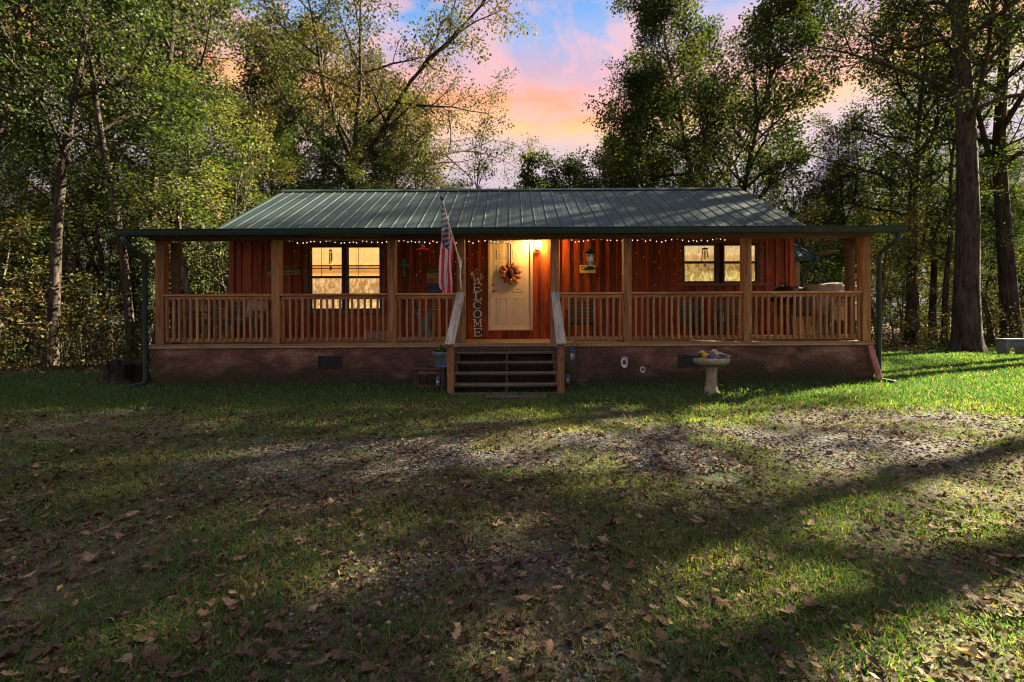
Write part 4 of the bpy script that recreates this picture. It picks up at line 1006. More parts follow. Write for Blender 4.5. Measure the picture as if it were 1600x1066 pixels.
# dark green slatted porch chairs behind the right railing
def porch_chair(px, y, rz, label):
    t = thing('porch_chair', label, 'chair', (ax(px, y), y, DZ), rz, 'dark green chairs on the right half of the porch')
    for s in (-1, 1):
        b = MB(); b.bar((s*0.26, -0.25, 0), (s*0.27, -0.27, 0.60), 0.045, 0.05); b.build('front_leg', M['forest'], t, bevel=0.006)
        b = MB(); b.bar((s*0.25, 0.32, 0), (s*0.25, 0.20, 0.36), 0.045, 0.05); b.bar((s*0.25, 0.20, 0.36), (s*0.25, 0.36, 0.86), 0.045, 0.04); b.build('back_leg', M['forest'], t, bevel=0.006)
        b = MB(); b.bar((s*0.285, -0.33, 0.615), (s*0.28, 0.30, 0.60), 0.08, 0.026); b.build('armrest', M['forest'], t, bevel=0.006)
    b = MB()
    for k in range(5): b.box(-0.24, 0.24, -0.26+k*0.096, -0.26+k*0.096+0.08, 0.37-0.012*k, 0.392-0.012*k)
    b.build('seat', M['forest'], t, bevel=0.004)
    b = MB()
    for k in range(6): b.bar((-0.25, 0.215+0.024*k, 0.42+0.075*k), (0.25, 0.215+0.024*k, 0.42+0.075*k), 0.016, 0.055)
    b.build('backrest', M['forest'], t)
porch_chair(908, 1.2, R(-8), 'dark green slatted chair just right of the steps, behind the railing')
porch_chair(1086, 1.3, R(5), 'dark green slatted chair below the right window pair, nearest its middle')
porch_chair(1146, 1.2, R(-14), 'dark green slatted chair beside the second post from the right')
# kettle grill, covered things and cooler at the right end
p = at(1224, 470, 1.15); t = thing('kettle_grill', 'black kettle grill with domed lid at the right end of the porch', 'grill', (p.x, 1.15, DZ))
zr = 0.92
b = MB(); b.lathe([(0.0, zr-0.24), (0.12, zr-0.21), (0.22, zr-0.12), (0.27, zr)], (0, 0, 0), 20); b.build('bowl', M['black'], t, smooth=True)
b = MB(); b.lathe([(0.275, zr+0.004), (0.255, zr+0.09), (0.17, zr+0.17), (0.06, zr+0.20), (0.0, zr+0.203)], (0, 0, 0), 20); ob = b.build('lid', M['black'], t, smooth=True)
b = MB(); b.bar((-0.05, 0, zr+0.20), (-0.05, 0, zr+0.245), 0.02, 0.012); b.bar((0.05, 0, zr+0.20), (0.05, 0, zr+0.245), 0.02, 0.012); b.bar((-0.07, 0, zr+0.255), (0.07, 0, zr+0.255), 0.026, 0.026); b.build('lid_handle', M['dark_wood'], ob)
for a in (0.4, 2.5, 4.6):
    b = MB(); b.bar((0.14*math.cos(a), 0.14*math.sin(a), zr-0.2), (0.30*math.cos(a), 0.30*math.sin(a), 0.0), 0.025, 0.025); b.build('leg', M['black'], t)
def lump(name, c, sz, zt, mat, label, cat, seed, sag=0.12, peak=None):
    """cloth thrown over something boxy"""
    rr = np.random.default_rng(seed); n = 18; vs = []; fs = []
    b = MB()
    for j in range(n+1):
        for i in range(n+1):
            u, v = i/n*2-1, j/n*2-1
            m = max(abs(u), abs(v)); drop = 0 if m < 0.74 else (m-0.74)/0.26
            k = 0.74 if m > 0.74 else m
            s = (k+(m-k)*0.22)/max(m, 1e-4)
            h = zt - sag*(0.5-0.5*math.cos(2.2*u+seed))*0.6 - (peak or 0)*(u*0.5+0.5)
            fold = 0.03*math.sin(9*u+3*v+seed)*drop+0.03*math.sin(8*v-2*u)*drop
            z = h*(1-drop*0.55)+0.02*math.sin(4*u+seed)*math.cos(3*v)
            vs.append((u*s*sz[0]+fold*0.5, v*s*sz[1]+fold, z))
    for j in range(n):
        for i in range(n): a = j*(n+1)+i; fs.append((a, a+1, a+n+2, a+n+1))
    b.add(vs, fs); o = b.build(name, mat, None, smooth=True, fix=False); o.location = (c[0], c[1], DZ)
    md = o.modifiers.new('thick', 'SOLIDIFY'); md.thickness = 0.012
    return tag(o, label, cat)
lump('covered_table', (ax(1250, 1.35), 1.35), (0.42, 0.36), 1.10, M['tarp_brown'], 'brown cover thrown over a table beside the kettle grill', 'covered table', 2, 0.06)
lump('covered_grill', (ax(1286, 0.95), 0.95), (0.36, 0.34), 1.14, M['tarp'], 'grey brown tarp over a bulky thing between the brown cover and the end post', 'tarp', 5, 0.05, 0.0)
lump('covered_chair', (ax(1322, 1.3), 1.3), (0.38, 0.34), 1.13, M['tarp'], 'pale grey tarp draped over furniture next to the right end post', 'tarp', 9, 0.03)
p = at(1320, 490, 0.62); t = thing('cooler', 'cream coloured cooler box on a stand behind the railing near the right corner', 'cooler', (p.x, 0.52, DZ))
z0, z1 = az(1320, 501, 0.62)-DZ, az(1320, 474, 0.62)-DZ
b = MB(); b.box(-0.24, 0.24, -0.13, 0.13, z0, z1-0.05); b.build('body', M['cream'], t, bevel=0.02)
b = MB(); b.box(-0.25, 0.25, -0.14, 0.14, z1-0.048, z1); b.build('lid', M['cream'], t, bevel=0.015)
b = MB(); b.tube([(-0.245, 0, z1-0.12), (-0.27, -0.02, z1-0.13), (-0.27, -0.02, z0+0.12), (-0.245, 0, z0+0.10)], 0.01, 6); b.build('handle', M['cream'], t)
for sx in (-1, 1):
    for sy in (-1, 1):
        b = MB(); b.bar((sx*0.2, sy*0.1, 0), (sx*0.2, sy*0.1, z0), 0.03, 0.03); b.build('leg', M['dark_wood'], t)

# ------------------------------------------------------------------ by the steps and on the lawn
p = at(669, 611, -0.72); t = thing('low_bench', 'small dark wooden bench beside the steps carrying a planter', 'bench', (p.x, -0.55, gz1(p.x, -0.55)))
hb = 0.38
b = MB(); b.box(-0.27, 0.27, -0.17, -0.004, hb-0.03, hb); b.box(-0.27, 0.27, 0.004, 0.17, hb-0.03, hb); b.build('seat', M['dark_wood'], t, bevel=0.006)
for sx in (-1, 1):
    for sy in (-1, 1):
        b = MB(); b.box(sx*0.235-0.025, sx*0.235+0.025, sy*0.13-0.025, sy*0.13+0.025, -0.02, hb-0.031); b.build('leg', M['dark_wood'], t, bevel=0.004)
b = MB(); b.box(-0.21, 0.21, -0.14, -0.12, hb-0.10, hb-0.032); b.box(-0.21, 0.21, -0.14, -0.12, 0.06, 0.10); b.build('apron', M['dark_wood'], t)
w = MB(); strokes(w, -0.18, hb-0.092, 0.34, 0.05, 9, random.Random(4), -0.142, 0.007); w.build('lettering', M['tan'], t)
zg = t.location.z
x = ax(690, -0.55); t = thing('planter', 'round blue grey planter of green leaves standing on the low bench', 'planter', (x, -0.55, zg+hb))
b = MB(); b.lathe([(0.0, 0.0), (0.115, 0.0), (0.12, 0.03), (0.152, 0.20), (0.158, 0.205), (0.175, 0.255), (0.172, 0.272), (0.155, 0.27), (0.145, 0.225), (0.0, 0.225)], (0, 0, 0), 24); b.build('pot', M['blue_grey'], t, smooth=True)
rr = random.Random(6); b = MB()
for k in range(150):
    a = rr.uniform(0, 6.28); r_ = rr.uniform(0.0, 0.13); c = Vector((r_*math.cos(a), r_*math.sin(a), 0.225+rr.uniform(0, 0.11)*(1.25-r_*4)))
    a2 = a+rr.uniform(-.8, .8); dv = Vector((math.cos(a2), math.sin(a2), rr.uniform(-0.1, 1.2))).normalized()*rr.uniform(0.045, 0.085); sd = dv.cross(Vector((rr.random()-.5, rr.random()-.5, 1))).normalized()*dv.length*0.33
    b.add([c, c+dv*.5+sd, c+dv, c+dv*.5-sd], [(0, 1, 2, 3)], rr.random())
b.build('foliage', M['plant'], t, fix=False)
x = ax(694, -0.62); t = thing('blue_jar', 'small blue glass jar on the low bench beside the planter', 'jar', (ax(692, -0.7)+0.0, -0.70, zg+hb))
b = MB(); b.lathe([(0.0, 0.0), (0.036, 0.002), (0.04, 0.02), (0.038, 0.05), (0.026, 0.062), (0.028, 0.072), (0.022, 0.07), (0.0, 0.055)], (0, 0, 0), 14); b.build('body', M['bird_blue'], t, smooth=True)
b = MB(); b.lathe([(0.0, 0.0715), (0.03, 0.0715), (0.03, 0.084), (0.0, 0.086)], (0, 0, 0), 12); b.build('lid', M['blue_metal'], t)
def lantern(px, py0, py1, y, label, w, stake=True, hook=False):
    p = at(px, py1, y); z1 = az(px, py0, y); zg_ = gz1(p.x, y); t = thing('garden_lantern', label, 'lantern', (p.x, y, zg_)); a, c = p.z-zg_, z1-zg_
    h = c-a
    b = MB(); b.lathe([(0.0, a), (w*1.02, a+0.002), (w*1.05, a+h*0.08), (w*0.9, a+h*0.10), (0, a+h*0.10)], (0, 0, 0), 12); b.build('base', M['blue_metal'], t)
    b = MB(); b.lathe([(w*0.78, a+h*0.10), (w*0.80, a+h*0.62)], (0, 0, 0), 12); b.lathe([(0, a+h*0.1), (w*.4, a+h*0.12), (w*0.4, a+h*0.5), (0, a+h*0.52)], (0, 0, 0), 10); b.build('glass', M['lantern_glass'], t, smooth=True)
    for k in range(4):
        q = MB(); an = k*math.pi/2+0.5; q.bar((w*0.9*math.cos(an), w*0.9*math.sin(an), a+h*0.09), (w*0.9*math.cos(an), w*0.9*math.sin(an), a+h*0.64), w*0.13, w*0.13); q.build('frame_bar', M['black'], t)
    b = MB(); b.lathe([(w*1.25, a+h*0.62), (w*1.28, a+h*0.66), (w*0.9, a+h*0.80), (w*0.45, a+h*0.86), (w*0.3, a+h*0.95), (0.0, a+h)], (0, 0, 0), 14); b.build('roof', M['blue_metal'], t)
    if stake and not hook: b = MB(); b.tube([(0, 0, a), (0, 0, -0.05)], 0.008, 6); b.build('stake', M['black'], t)
    if hook: b = MB(); b.tube([(w*1.6, 0.02, -0.05), (w*1.6, 0.02, c), (w*1.2, 0.01, c+0.07), (w*0.4, 0, c+0.08), (0, 0, c+0.03), (0, 0, c-0.01)], 0.006, 6); b.build('hook', M['black'], t)
lantern(894, 541, 565, -0.55, 'tall blue framed lantern on a hook stake against the foundation right of the steps', 0.055, hook=True)
lantern(887, 583.5, 599, -1.0, 'small squat blue lantern on a short stake at the foot of the right newel post', 0.042)
lantern(684, 586, 604, -0.95, 'small blue lantern on a stake in front of the low bench', 0.036)
b = MB(); b.box(-0.46, 0.46, -0.17, 0.17, 0.0, 0.014); o = b.build('door_mat', M['mat'], None, bevel=0.006); o.location = (ax(805, -1.45), -1.46, 0.012+gz1(0, -1.46)); tag(o, 'dark flat mat on the ground at the foot of the porch steps', 'mat')
# plate flowers on rusty stakes
for px, py, r_, sx in ((975, 565.5, 0.105, 0.62), (1003.5, 577, 0.062, 0.8)):
    y = -0.30; p = at(px, py, y); g0 = gz1(p.x, y); t = thing('plate_flower', 'large oval white plate flower on a stake against the foundation' if r_ > .1 else 'smaller round white plate flower on a stake against the foundation', 'garden ornament', (p.x, y, g0))
    b = MB(); prof = [(r_*0.45, 0.014), (r_*0.75, 0.006), (r_*0.97, 0.022), (r_, 0.024), (r_*0.97, 0.016), (r_*0.72, -0.002), (r_*0.45, 0.0)]
    b.lathe(prof, (0, 0, 0), 22, wob=0.03); o = b.build('plate', M['plate_white'], t, smooth=True); o.rotation_euler = (R(90), 0, 0); o.scale = (sx, 1, 1); o.location = (0, 0, p.z-g0)
    b = MB(); b.lathe([(0.0, -0.004), (r_*0.46, 0.0), (r_*0.44, 0.02), (r_*0.2, 0.03), (0.0, 0.032)], (0, 0, 0), 14); o = b.build('centre', M['bird_dark'], t, smooth=True); o.rotation_euler = (R(90), 0, 0); o.scale = (sx, 1, 1); o.location = (0.003, 0, p.z-g0)
    b = MB(); b.tube([(0, 0.012, p.z-g0), (0.004, 0.012, -0.05)], 0.006, 6); b.build('stake', M['stake'], t)
# bird bath with small ornaments
yb = -1.15; p = at(1111.5, 617, yb); zg = gz1(p.x, yb); zr = az(1111, 559, yb)-zg
t = thing('bird_bath', 'rough concrete bird bath on a textured pedestal in front of the porch', 'bird bath', (p.x, yb, zg))
b = MB(); b.lathe([(0.0, -0.03), (0.125, -0.02), (0.118, 0.03), (0.10, 0.07), (0.086, 0.16), (0.08, 0.30), (0.088, 0.39), (0.105, zr-0.135), (0.0, zr-0.13)], (0, 0, 0), 26, wob=0.035); b.build('pedestal', M['concrete'], t, smooth=True)
b = MB(); b.lathe([(0.0, zr-0.125), (0.11, zr-0.128), (0.20, zr-0.115), (0.262, zr-0.085), (0.272, zr-0.04), (0.265, zr-0.005), (0.25, zr), (0.236, zr-0.012), (0.20, zr-0.045), (0.0, zr-0.06)], (0, 0, 0), 34, wob=0.012); b.build('bowl', M['concrete'], t, smooth=True)
zb = zg+zr-0.055
def bird(dx, dy, rz, s, mat, label, up=0.0):
    """a small bird figurine: body and tail in one skin, wings and beak as parts"""
    t = thing('bird_figurine', label, 'bird ornament', (p.x+dx, yb+dy, zb+up), rz)
    b = MB(); pts = [(-0.105, 0, 0.050), (-0.07, 0, 0.052), (-0.03, 0, 0.050), (0.01, 0, 0.058), (0.035, 0, 0.080), (0.048, 0, 0.100), (0.066, 0, 0.103), (0.076, 0, 0.100)]
    b.tube([tuple(a*s for a in q) for q in pts], [0.006*s, 0.014*s, 0.032*s, 0.036*s, 0.027*s, 0.023*s, 0.018*s, 0.004*s], 10); b.build('body', mat, t, smooth=True)
    for sg in (-1, 1):
        w = MB(); w.add([tuple(a*s for a in q) for q in ((0.02, sg*0.034, 0.075), (-0.02, sg*0.042, 0.075), (-0.085, sg*0.022, 0.056), (-0.03, sg*0.036, 0.040), (0.015, sg*0.036, 0.05), (-0.025, sg*0.046, 0.058))], [(0, 1, 5), (1, 2, 5), (2, 3, 5), (3, 4, 5), (4, 0, 5)]); w.build('wing', M['bird_dark'], t, fix=False)
        w = MB(); w.bar((0.0, sg*0.012*s, 0.03*s), (0.0, sg*0.014*s, 0.0), 0.006*s, 0.006*s); w.build('leg', M['bird_dark'], t)
    w = MB(); w.tube([(0.074*s, 0, 0.101*s), (0.095*s, 0, 0.097*s)], [0.007*s, 0.001*s], 6); w.build('beak', M['bird_yellow'], t)
bird(-0.10, -0.03, R(200), 1.44, M['bird_yellow'], 'yellow bird figurine standing in the bird bath bowl')
bird(0.13, 0.0, R(170), 1.56, M['bird_grey'], 'pale grey bird figurine at the right of the bird bath bowl')
bird(-0.19, 0.02, R(10), 1.38, M['bird_dark'], 'dark bird figurine at the left rim of the bird bath', 0.02)
bird(-0.05, -0.12, R(70), 0.94, M['bird_blue'], 'tiny blue bird figurine at the front of the bird bath bowl', 0.012)
# tree stump left of the cabin
p = at(199, 598, 0.45); zg = gz1(p.x, 0.45); t = thing('tree_stump', 'dark broad tree stump standing left of the cabin', 'stump', (p.x, 0.45, zg))
b = MB(); n = 28; vs = []; fs = []; hs = 0.44
prof = [(0.47, -0.04), (0.40, 0.03), (0.335, 0.12), (0.31, 0.25), (0.30, hs)]
for i, (r_, z) in enumerate(prof):
    for k in range(n):
        a = 2*math.pi*k/n; fl = 1+(0.22 if i < 2 else 0.10)*math.sin(5*a+0.6)+0.05*math.sin(11*a+i); vs.append((r_*fl*math.cos(a), r_*fl*math.sin(a), z+(0.05*math.sin(3*a)+0.03*math.sin(8*a) if i == 4 else 0)))
for i in range(4):
    for k in range(n): a, c = i*n+k, i*n+(k+1) % n; fs.append((a, c, c+n, a+n))
b.add(vs, fs); b.build('bark', M['stump'], t, fix=False)
b = MB(); b.add([(0, 0, hs-0.02)]+[(v[0]*0.985, v[1]*0.985, v[2]-0.006) for v in vs[4*n:]], [(0, k+1, (k+1) % n+1) for k in range(n)]); b.build('cut_face', M['stump'], t, fix=False)
# board leaning at the right corner
p = at(1364, 590, -0.1); x0 = HW+0.10
b = MB(); b.bar((6.52, -0.075, 0.70), (6.54, -0.26, 0.10), 0.10, 0.04, up=(0, -1, 0.1)); o = b.build('leaning_board', M['red_board'], None, bevel=0.01); tag(o, 'rough reddish board leaning against the right corner of the foundation', 'board')
# bench at the edge of the woods on the right
p = at(1581, 558, 7.0); yy = 7.2; x = ax(1581, yy); t = thing('woodland_bench', 'small grey bench with a blue seat panel under the trees at the far right', 'bench', (x, yy, gz1(x, yy)), R(-4))
for s in (-1, 1):
    b = MB(); b.box(s*0.29-0.06, s*0.29+0.06, -0.17, 0.17, -0.05, 0.50); b.build('leg', M['bench_stone'], t, bevel=0.015)
b = MB(); b.box(-0.38, 0.38, -0.19, 0.19, 0.501, 0.57); b.build('seat', M['bench_stone'], t, bevel=0.012)
b = MB(); b.box(-0.225, 0.225, -0.16, -0.13, 0.30, 0.495); b.build('front_panel', M['bench_blue'], t, bevel=0.005)
# ------------------------------------------------------------------ TREES
def unit(v): return v/np.maximum(np.linalg.norm(v, axis=-1, keepdims=True), 1e-9)
def perp(d, rng):
    r = rng.normal(size=3); r -= d*np.dot(r, d); return r/np.linalg.norm(r)
class Tree:
    def __init__(s, seed): s.rng = np.random.default_rng(seed); s.br = []; s.tw = []
    def grow(s, p, d, ln, r, lv, spec, clump=0.5):
        rng = s.rng; sp = spec[lv]; n = sp.get('seg', 5)
        pts = [p]; q = p.copy(); dd = d.copy(); rad = [r]; dirs = [dd]
        for i in range(n):
            dd = unit(dd + rng.normal(size=3)*sp['wob'] + np.array([0, 0, sp['up']])/n)
            q = q + dd*ln/n; pts.append(q); dirs.append(dd)
            rad.append(max(r*(1-(1-sp.get('tip', 0.25))*((i+1)/n)), 0.004))
        s.br.append((np.array(pts), np.array(rad), lv))
        if lv == len(spec)-1:
            s.tw.append((np.array(pts), clump)); return
        nx_ = spec[lv+1]; k = nx_['n']
        k = int(k) + (rng.random() < k-int(k))
        az0 = rng.random()*6.28
        u0 = unit(np.cross(d, np.array([0.3, 0.2, 1.0]) if abs(d[2]) < 0.95 else np.array([1.0, 0.1, 0])))
        v0 = np.cross(d, u0)
        for j in range(k):
            t = nx_['t0'] + (nx_.get('t1', 1.0)-nx_['t0'])*((j+rng.random()*0.9)/k)
            t = min(t, 0.999); f = t*n; i = min(int(f), n-1); w = f-i
            bp = pts[i]*(1-w)+pts[i+1]*w; bd = dirs[min(i+1, n)]
            a = az0 + j*2.4 + rng.normal()*0.35
            side = unit(u0*math.cos(a)+v0*math.sin(a) - bd*0)
            side = unit(side - bd*np.dot(side, bd))
            an = R(nx_['a0']+(nx_['a1']-nx_['a0'])*t + rng.normal()*8)
            nd = unit(bd*math.cos(an)+side*math.sin(an))
            L1 = nx_['len']*(nx_.get('abs') or ln)*(1-nx_.get('taper', 0.5)*(t-nx_['t0'])/max(1e-3, 1-nx_['t0']))*rng.uniform(0.75, 1.2)
            rr = min(rad[min(i+1, n)]*0.8, r*nx_['rr']*(1-0.5*t*nx_.get('taper', 0.5)))
            if spec[lv+1].get('keep', 1) < rng.random(): continue
            c = rng.random() if lv == 0 else np.clip(clump+rng.normal()*0.12, 0, 1)
            s.grow(bp, nd, L1, max(rr, 0.004), lv+1, spec, c)
    def wood(s, name, mat, parent=None, flare=0.6):
        V, Fq, base = [], [], 0
        for pts, rad, lv in s.br:
            n = (12, 7, 5, 3, 3)[min(lv, 4)]
            rad = rad.copy()
            if lv == 0:
                # root flare: extra rings near the ground
                z = pts[:, 2]; h0 = pts[0, 2]
                extra = []; er = []
                d0 = unit(pts[1]-pts[0]); L0 = np.linalg.norm(pts[1]-pts[0])
                for zz in (-0.15, 0.0, 0.12, 0.3, 0.6, 1.1): 
                    if zz < L0*0.9: extra.append(pts[0]+d0*zz); er.append(rad[0]*(1+flare*math.exp(-max(zz, 0)*3.2)))
                pts = np.concatenate([np.array(extra), pts[1:]]); rad = np.concatenate([np.array(er), rad[1:]])
            m = len(pts); tg = np.empty_like(pts); tg[1:-1] = pts[2:]-pts[:-2]; tg[0] = pts[1]-pts[0]; tg[-1] = pts[-1]-pts[-2]; tg = unit(tg)
            ref = np.array([0.41, 0.23, 0.1]) if abs(tg[0, 2]) > 0.7 else np.array([0.1, 0.2, 0.97])
            u = unit(np.cross(tg, ref)); v = np.cross(tg, u)
            a = np.arange(n)*2*math.pi/n
            rr = rad[:, None]*np.ones((1, n))
            if lv == 0: rr = rr*(1+0.07*np.sin(3*a+1)[None, :]+ (0.16*np.exp(-np.maximum(pts[:, 2:3]-pts[0, 2], 0)*2.2))*np.sin(5*a+2)[None, :])
            ring = pts[:, None, :] + rr[:, :, None]*(u[:, None, :]*np.cos(a)[None, :, None]+v[:, None, :]*np.sin(a)[None, :, None])
            V.append(ring.reshape(-1, 3))
            i = (np.arange(m-1)[:, None]*n+np.arange(n)[None, :]); j = (np.arange(m-1)[:, None]*n+(np.arange(n)[None, :]+1) % n)
            Fq.append(np.stack([i, j, j+n, i+n], -1).reshape(-1, 4)+base); base += m*n
        return npmesh(name, np.concatenate(V), np.concatenate(Fq), mat, parent=parent, smooth=True)
    def leaves(s, name, mat, per, size, jit, parent=None, tshift=0.0, drop=0.0):
        rng = s.rng; P, D, T = [], [], []
        for pts, cl in s.tw:
            k = rng.poisson(per)
            if k == 0: continue
            f = rng.random(k)**0.7*(len(pts)-1); i = np.minimum(f.astype(int), len(pts)-2); w = (f-i)[:, None]
            p = pts[i]*(1-w)+pts[i+1]*w; ax_ = unit(pts[-1]-pts[0])
            o = rng.normal(size=(k, 3)); P.append(p+o*jit*np.array([1, 1, 0.75])); D.append(unit(o*0.8+ax_*0.7+np.array([0, 0, -0.25]))); T.append(np.clip(cl*0.62+0.16+tshift+rng.normal(size=k)*0.14, 0, 1))
        P = np.concatenate(P); D = np.concatenate(D); T = np.concatenate(T)
        return leafcards(name, mat, P, D, size*rng.uniform(0.6, 1.25, len(P)), T, rng, parent)
def leafcards(name, mat, P, D, S, T, rng, parent=None, flat=0.75, wid=0.36):
    n = len(P); N = unit(rng.normal(size=(n, 3))*flat+np.array([0, 0, 0.75])); sd = unit(np.cross(D, N)); N = np.cross(sd, D); S = S[:, None]
    fold = rng.uniform(-0.1, 0.22, (n, 1)); w = wid*rng.uniform(0.75, 1.2, (n, 1))
    V = np.stack([P, P+D*S*0.42+sd*S*w+N*S*fold, P+D*S-N*S*rng.uniform(0, 0.25, (n, 1)), P+D*S*0.42-sd*S*w+N*S*fold], 1).reshape(-1, 3)
    b = np.arange(n)[:, None]*4
    F = np.concatenate([b+np.array([[0, 1, 2]]), b+np.array([[0, 2, 3]])], 1).reshape(-1, 3)
    return npmesh(name, V, F, mat, tint=np.repeat(T, 4), parent=parent)

Z3 = np.zeros(3); UP = np.array([0, 0, 1.0])
def leader_spec(h, cb, nb, spread, a0=72, a1=38, sub=8, tw=4, wob0=0.035):
    return [dict(wob=wob0, up=0.15, seg=10, tip=0.12),
            dict(n=nb, t0=cb, t1=1.0, a0=a0, a1=a1, len=spread, abs=1, taper=0.62, rr=0.42, wob=0.13, up=0.30, seg=6, tip=0.2),
            dict(n=sub, t0=0.22, a0=58, a1=38, len=0.42, taper=0.45, rr=0.5, wob=0.16, up=0.15, seg=4, tip=0.3),
            dict(n=tw, t0=0.15, a0=60, a1=30, len=0.48, taper=0.4, rr=0.5, wob=0.18, up=0.0, seg=3, tip=0.5)]
def make_tree(name, label, cat, loc, seed, h, r, spec, per, size, jit, lmat, bmat, lean=(0, 0), group=None, tshift=0.0, flare=0.6, rz=0):
    x, y = loc; t = thing(name, label, cat, (x, y, gz1(x, y) if abs(x) < 60 and abs(y) < 60 else 0), rz, group)
    T = Tree(seed); T.grow(Z3.copy(), unit(UP+np.array([lean[0], lean[1], 0])), h, r, 0, spec)
    T.wood('trunk', bmat, t, flare); T.leaves('crown', lmat, per, size, jit, t, tshift)
    return t

# --- the trees one can tell apart
oak_spec = [dict(wob=0.03, up=0.1, seg=8, tip=0.62),
            dict(n=6, t0=0.80, t1=1.0, a0=40, a1=58, len=12.0, abs=1, taper=0.15, rr=0.62, wob=0.10, up=0.42, seg=8, tip=0.16),
            dict(n=10, t0=0.2, a0=54, a1=36, len=0.42, taper=0.3, rr=0.5, wob=0.15, up=0.10, seg=5, tip=0.25),
            dict(n=6, t0=0.15, a0=58, a1=34, len=0.45, taper=0.4, rr=0.5, wob=0.17, up=0.0, seg=4, tip=0.4),
            dict(n=4, t0=0.2, a0=60, a1=30, len=0.5, taper=0.4, rr=0.5, wob=0.2, up=-0.1, seg=2, tip=0.5)]
make_tree('oak_tree', 'big thinning autumn oak with wide forked limbs rising behind the left half of the roof', 'tree', (ax(541, 16.0), 16.0), 21, 10.3, 0.30, oak_spec, 24, 0.13, 0.22, M['leaf_autumn'], M['bark'])
make_tree('oak_tree', 'dark green tree with a straight trunk just left of the forked oak', 'tree', (ax(431, 15.5), 15.5), 5, 15.5, 0.17, leader_spec(15, 0.30, 24, 4.0, 70, 40, 8, 4), 17, 0.14, 0.20, M['leaf_dark'], M['bark'])
make_tree('oak_tree', 'tallest dense dark oak behind the right half of the roof', 'tree', (ax(1098, 19.5), 19.5), 31, 21.5, 0.28, leader_spec(21, 0.30, 34, 6.6, 74, 34, 10, 5), 21, 0.165, 0.22, M['leaf_dark'], M['bark'])
make_tree('oak_tree', 'second dark oak with forking upper limbs right of the tallest one', 'tree', (ax(1146, 18.5), 18.5), 33, 18.5, 0.24, leader_spec(18, 0.34, 26, 6.0, 62, 34, 9, 5, 0.05), 24, 0.16, 0.24, M['leaf_dark'], M['bark'])
make_tree('oak_tree', 'rounded dark tree stepping down to the left of the tallest oak behind the roof', 'tree', (ax(1000, 21.0), 21.0), 35, 15.5, 0.2, leader_spec(15, 0.25, 30, 6.4, 74, 40, 9, 5), 22, 0.165, 0.22, M['leaf_dark'], M['bark'])
make_tree('oak_tree', 'low bushy tree above the ridge at the left foot of the dark oaks', 'tree', (ax(905, 24.0), 24.0), 36, 11.6, 0.16, leader_spec(11, 0.15, 26, 5.6, 70, 40, 9, 5), 22, 0.16, 0.25, M['leaf_dark'], M['bark'])
make_tree('oak_tree', 'small pointed dark tree above the middle of the ridge in the sky gap', 'tree', (ax(817, 25.0), 25.0), 37, 12.6, 0.13, leader_spec(12, 0.3, 20, 2.1, 60, 30, 7, 4), 10, 0.20, 0.18, M['leaf_dark'], M['bark'])
make_tree('oak_tree', 'broad bushy tree between the low bushy tree and the rounded dark tree above the ridge', 'tree', (ax(955, 26.0), 26.0), 38, 13.6, 0.18, leader_spec(13.4, 0.15, 26, 5.6, 70, 40, 9, 5), 22, 0.165, 0.25, M['leaf_dark'], M['bark'])
make_tree('oak_tree', 'low rounded tree just right of the small pointed tree above the ridge', 'tree', (ax(868, 27.0), 27.0), 39, 11.0, 0.16, leader_spec(10.8, 0.15, 24, 4.6, 70, 40, 8, 5), 20, 0.165, 0.25, M['leaf_dark'], M['bark'])
make_tree('autumn_tree', 'broad olive tree behind the forked oak, filling the sky on its left', 'tree', (ax(455, 22.0), 22.0), 46, 20, 0.24, leader_spec(20, 0.25, 30, 6.2, 66, 38, 9, 5), 17, 0.16, 0.25, M['leaf_autumn'], M['bark'])
make_tree('autumn_tree', 'broad olive tree behind the forked oak, filling the sky on its right', 'tree', (ax(618, 24.0), 24.0), 47, 19, 0.24, leader_spec(19, 0.25, 30, 5.8, 66, 38, 9, 5), 15, 0.16, 0.25, M['leaf_autumn'], M['bark'])
bare = leader_spec(11, 0.2, 16, 3.4, 50, 26, 7, 4, 0.06)
make_tree('bare_tree', 'nearly bare fine branched tree at the left edge of the sky gap', 'tree', (ax(752, 17.0), 17.0), 41, 11.3, 0.11, bare, 1.6, 0.16, 0.15, M['leaf_autumn'], M['bark_pale'])
make_tree('bare_tree', 'thin nearly leafless tree against pink sky past the right end of the roof', 'tree', (ax(1236, 15.0), 15.0), 43, 9.2, 0.10, bare, 3.0, 0.16, 0.15, M['leaf_wood'], M['bark_pale'])
make_tree('autumn_tree', 'olive leaved tree filling the space between the forked oak and the bare tree', 'tree', (ax(650, 19.0), 19.0), 45, 13.2, 0.17, leader_spec(13, 0.25, 24, 4.3, 70, 40, 8, 4), 15, 0.14, 0.20, M['leaf_autumn'], M['bark'])
# right hand giants
big = leader_spec(26, 0.33, 32, 8.0, 78, 36, 10, 5, 0.02); big[1]['rr'] = 0.24; big[1]['up'] = 0.1
make_tree('oak_tree', 'massive straight trunked oak on the lawn right of the cabin', 'tree', (ax(1511, 9.0), 9.0), 51, 25, 0.42, big, 22, 0.13, 0.22, M['leaf_dark'], M['bark'], flare=0.4)
make_tree('oak_tree', 'thick leaning trunk at the right edge behind the grey bench', 'tree', (ax(1582, 12.5), 12.5), 52, 24, 0.35, leader_spec(24, 0.32, 24, 6.8, 70, 34, 9, 5), 14, 0.145, 0.22, M['leaf_dark'], M['bark'], lean=(-0.02, 0))
make_tree('oak_tree', 'medium oak left of the massive trunk, its crown reaching over the porch end', 'tree', (ax(1423, 15.5), 15.5), 53, 17.5, 0.26, leader_spec(17, 0.28, 26, 6.6, 82, 40, 9, 5), 20, 0.13, 0.22, M['leaf_dark'], M['bark'], lean=(-0.01, 0))
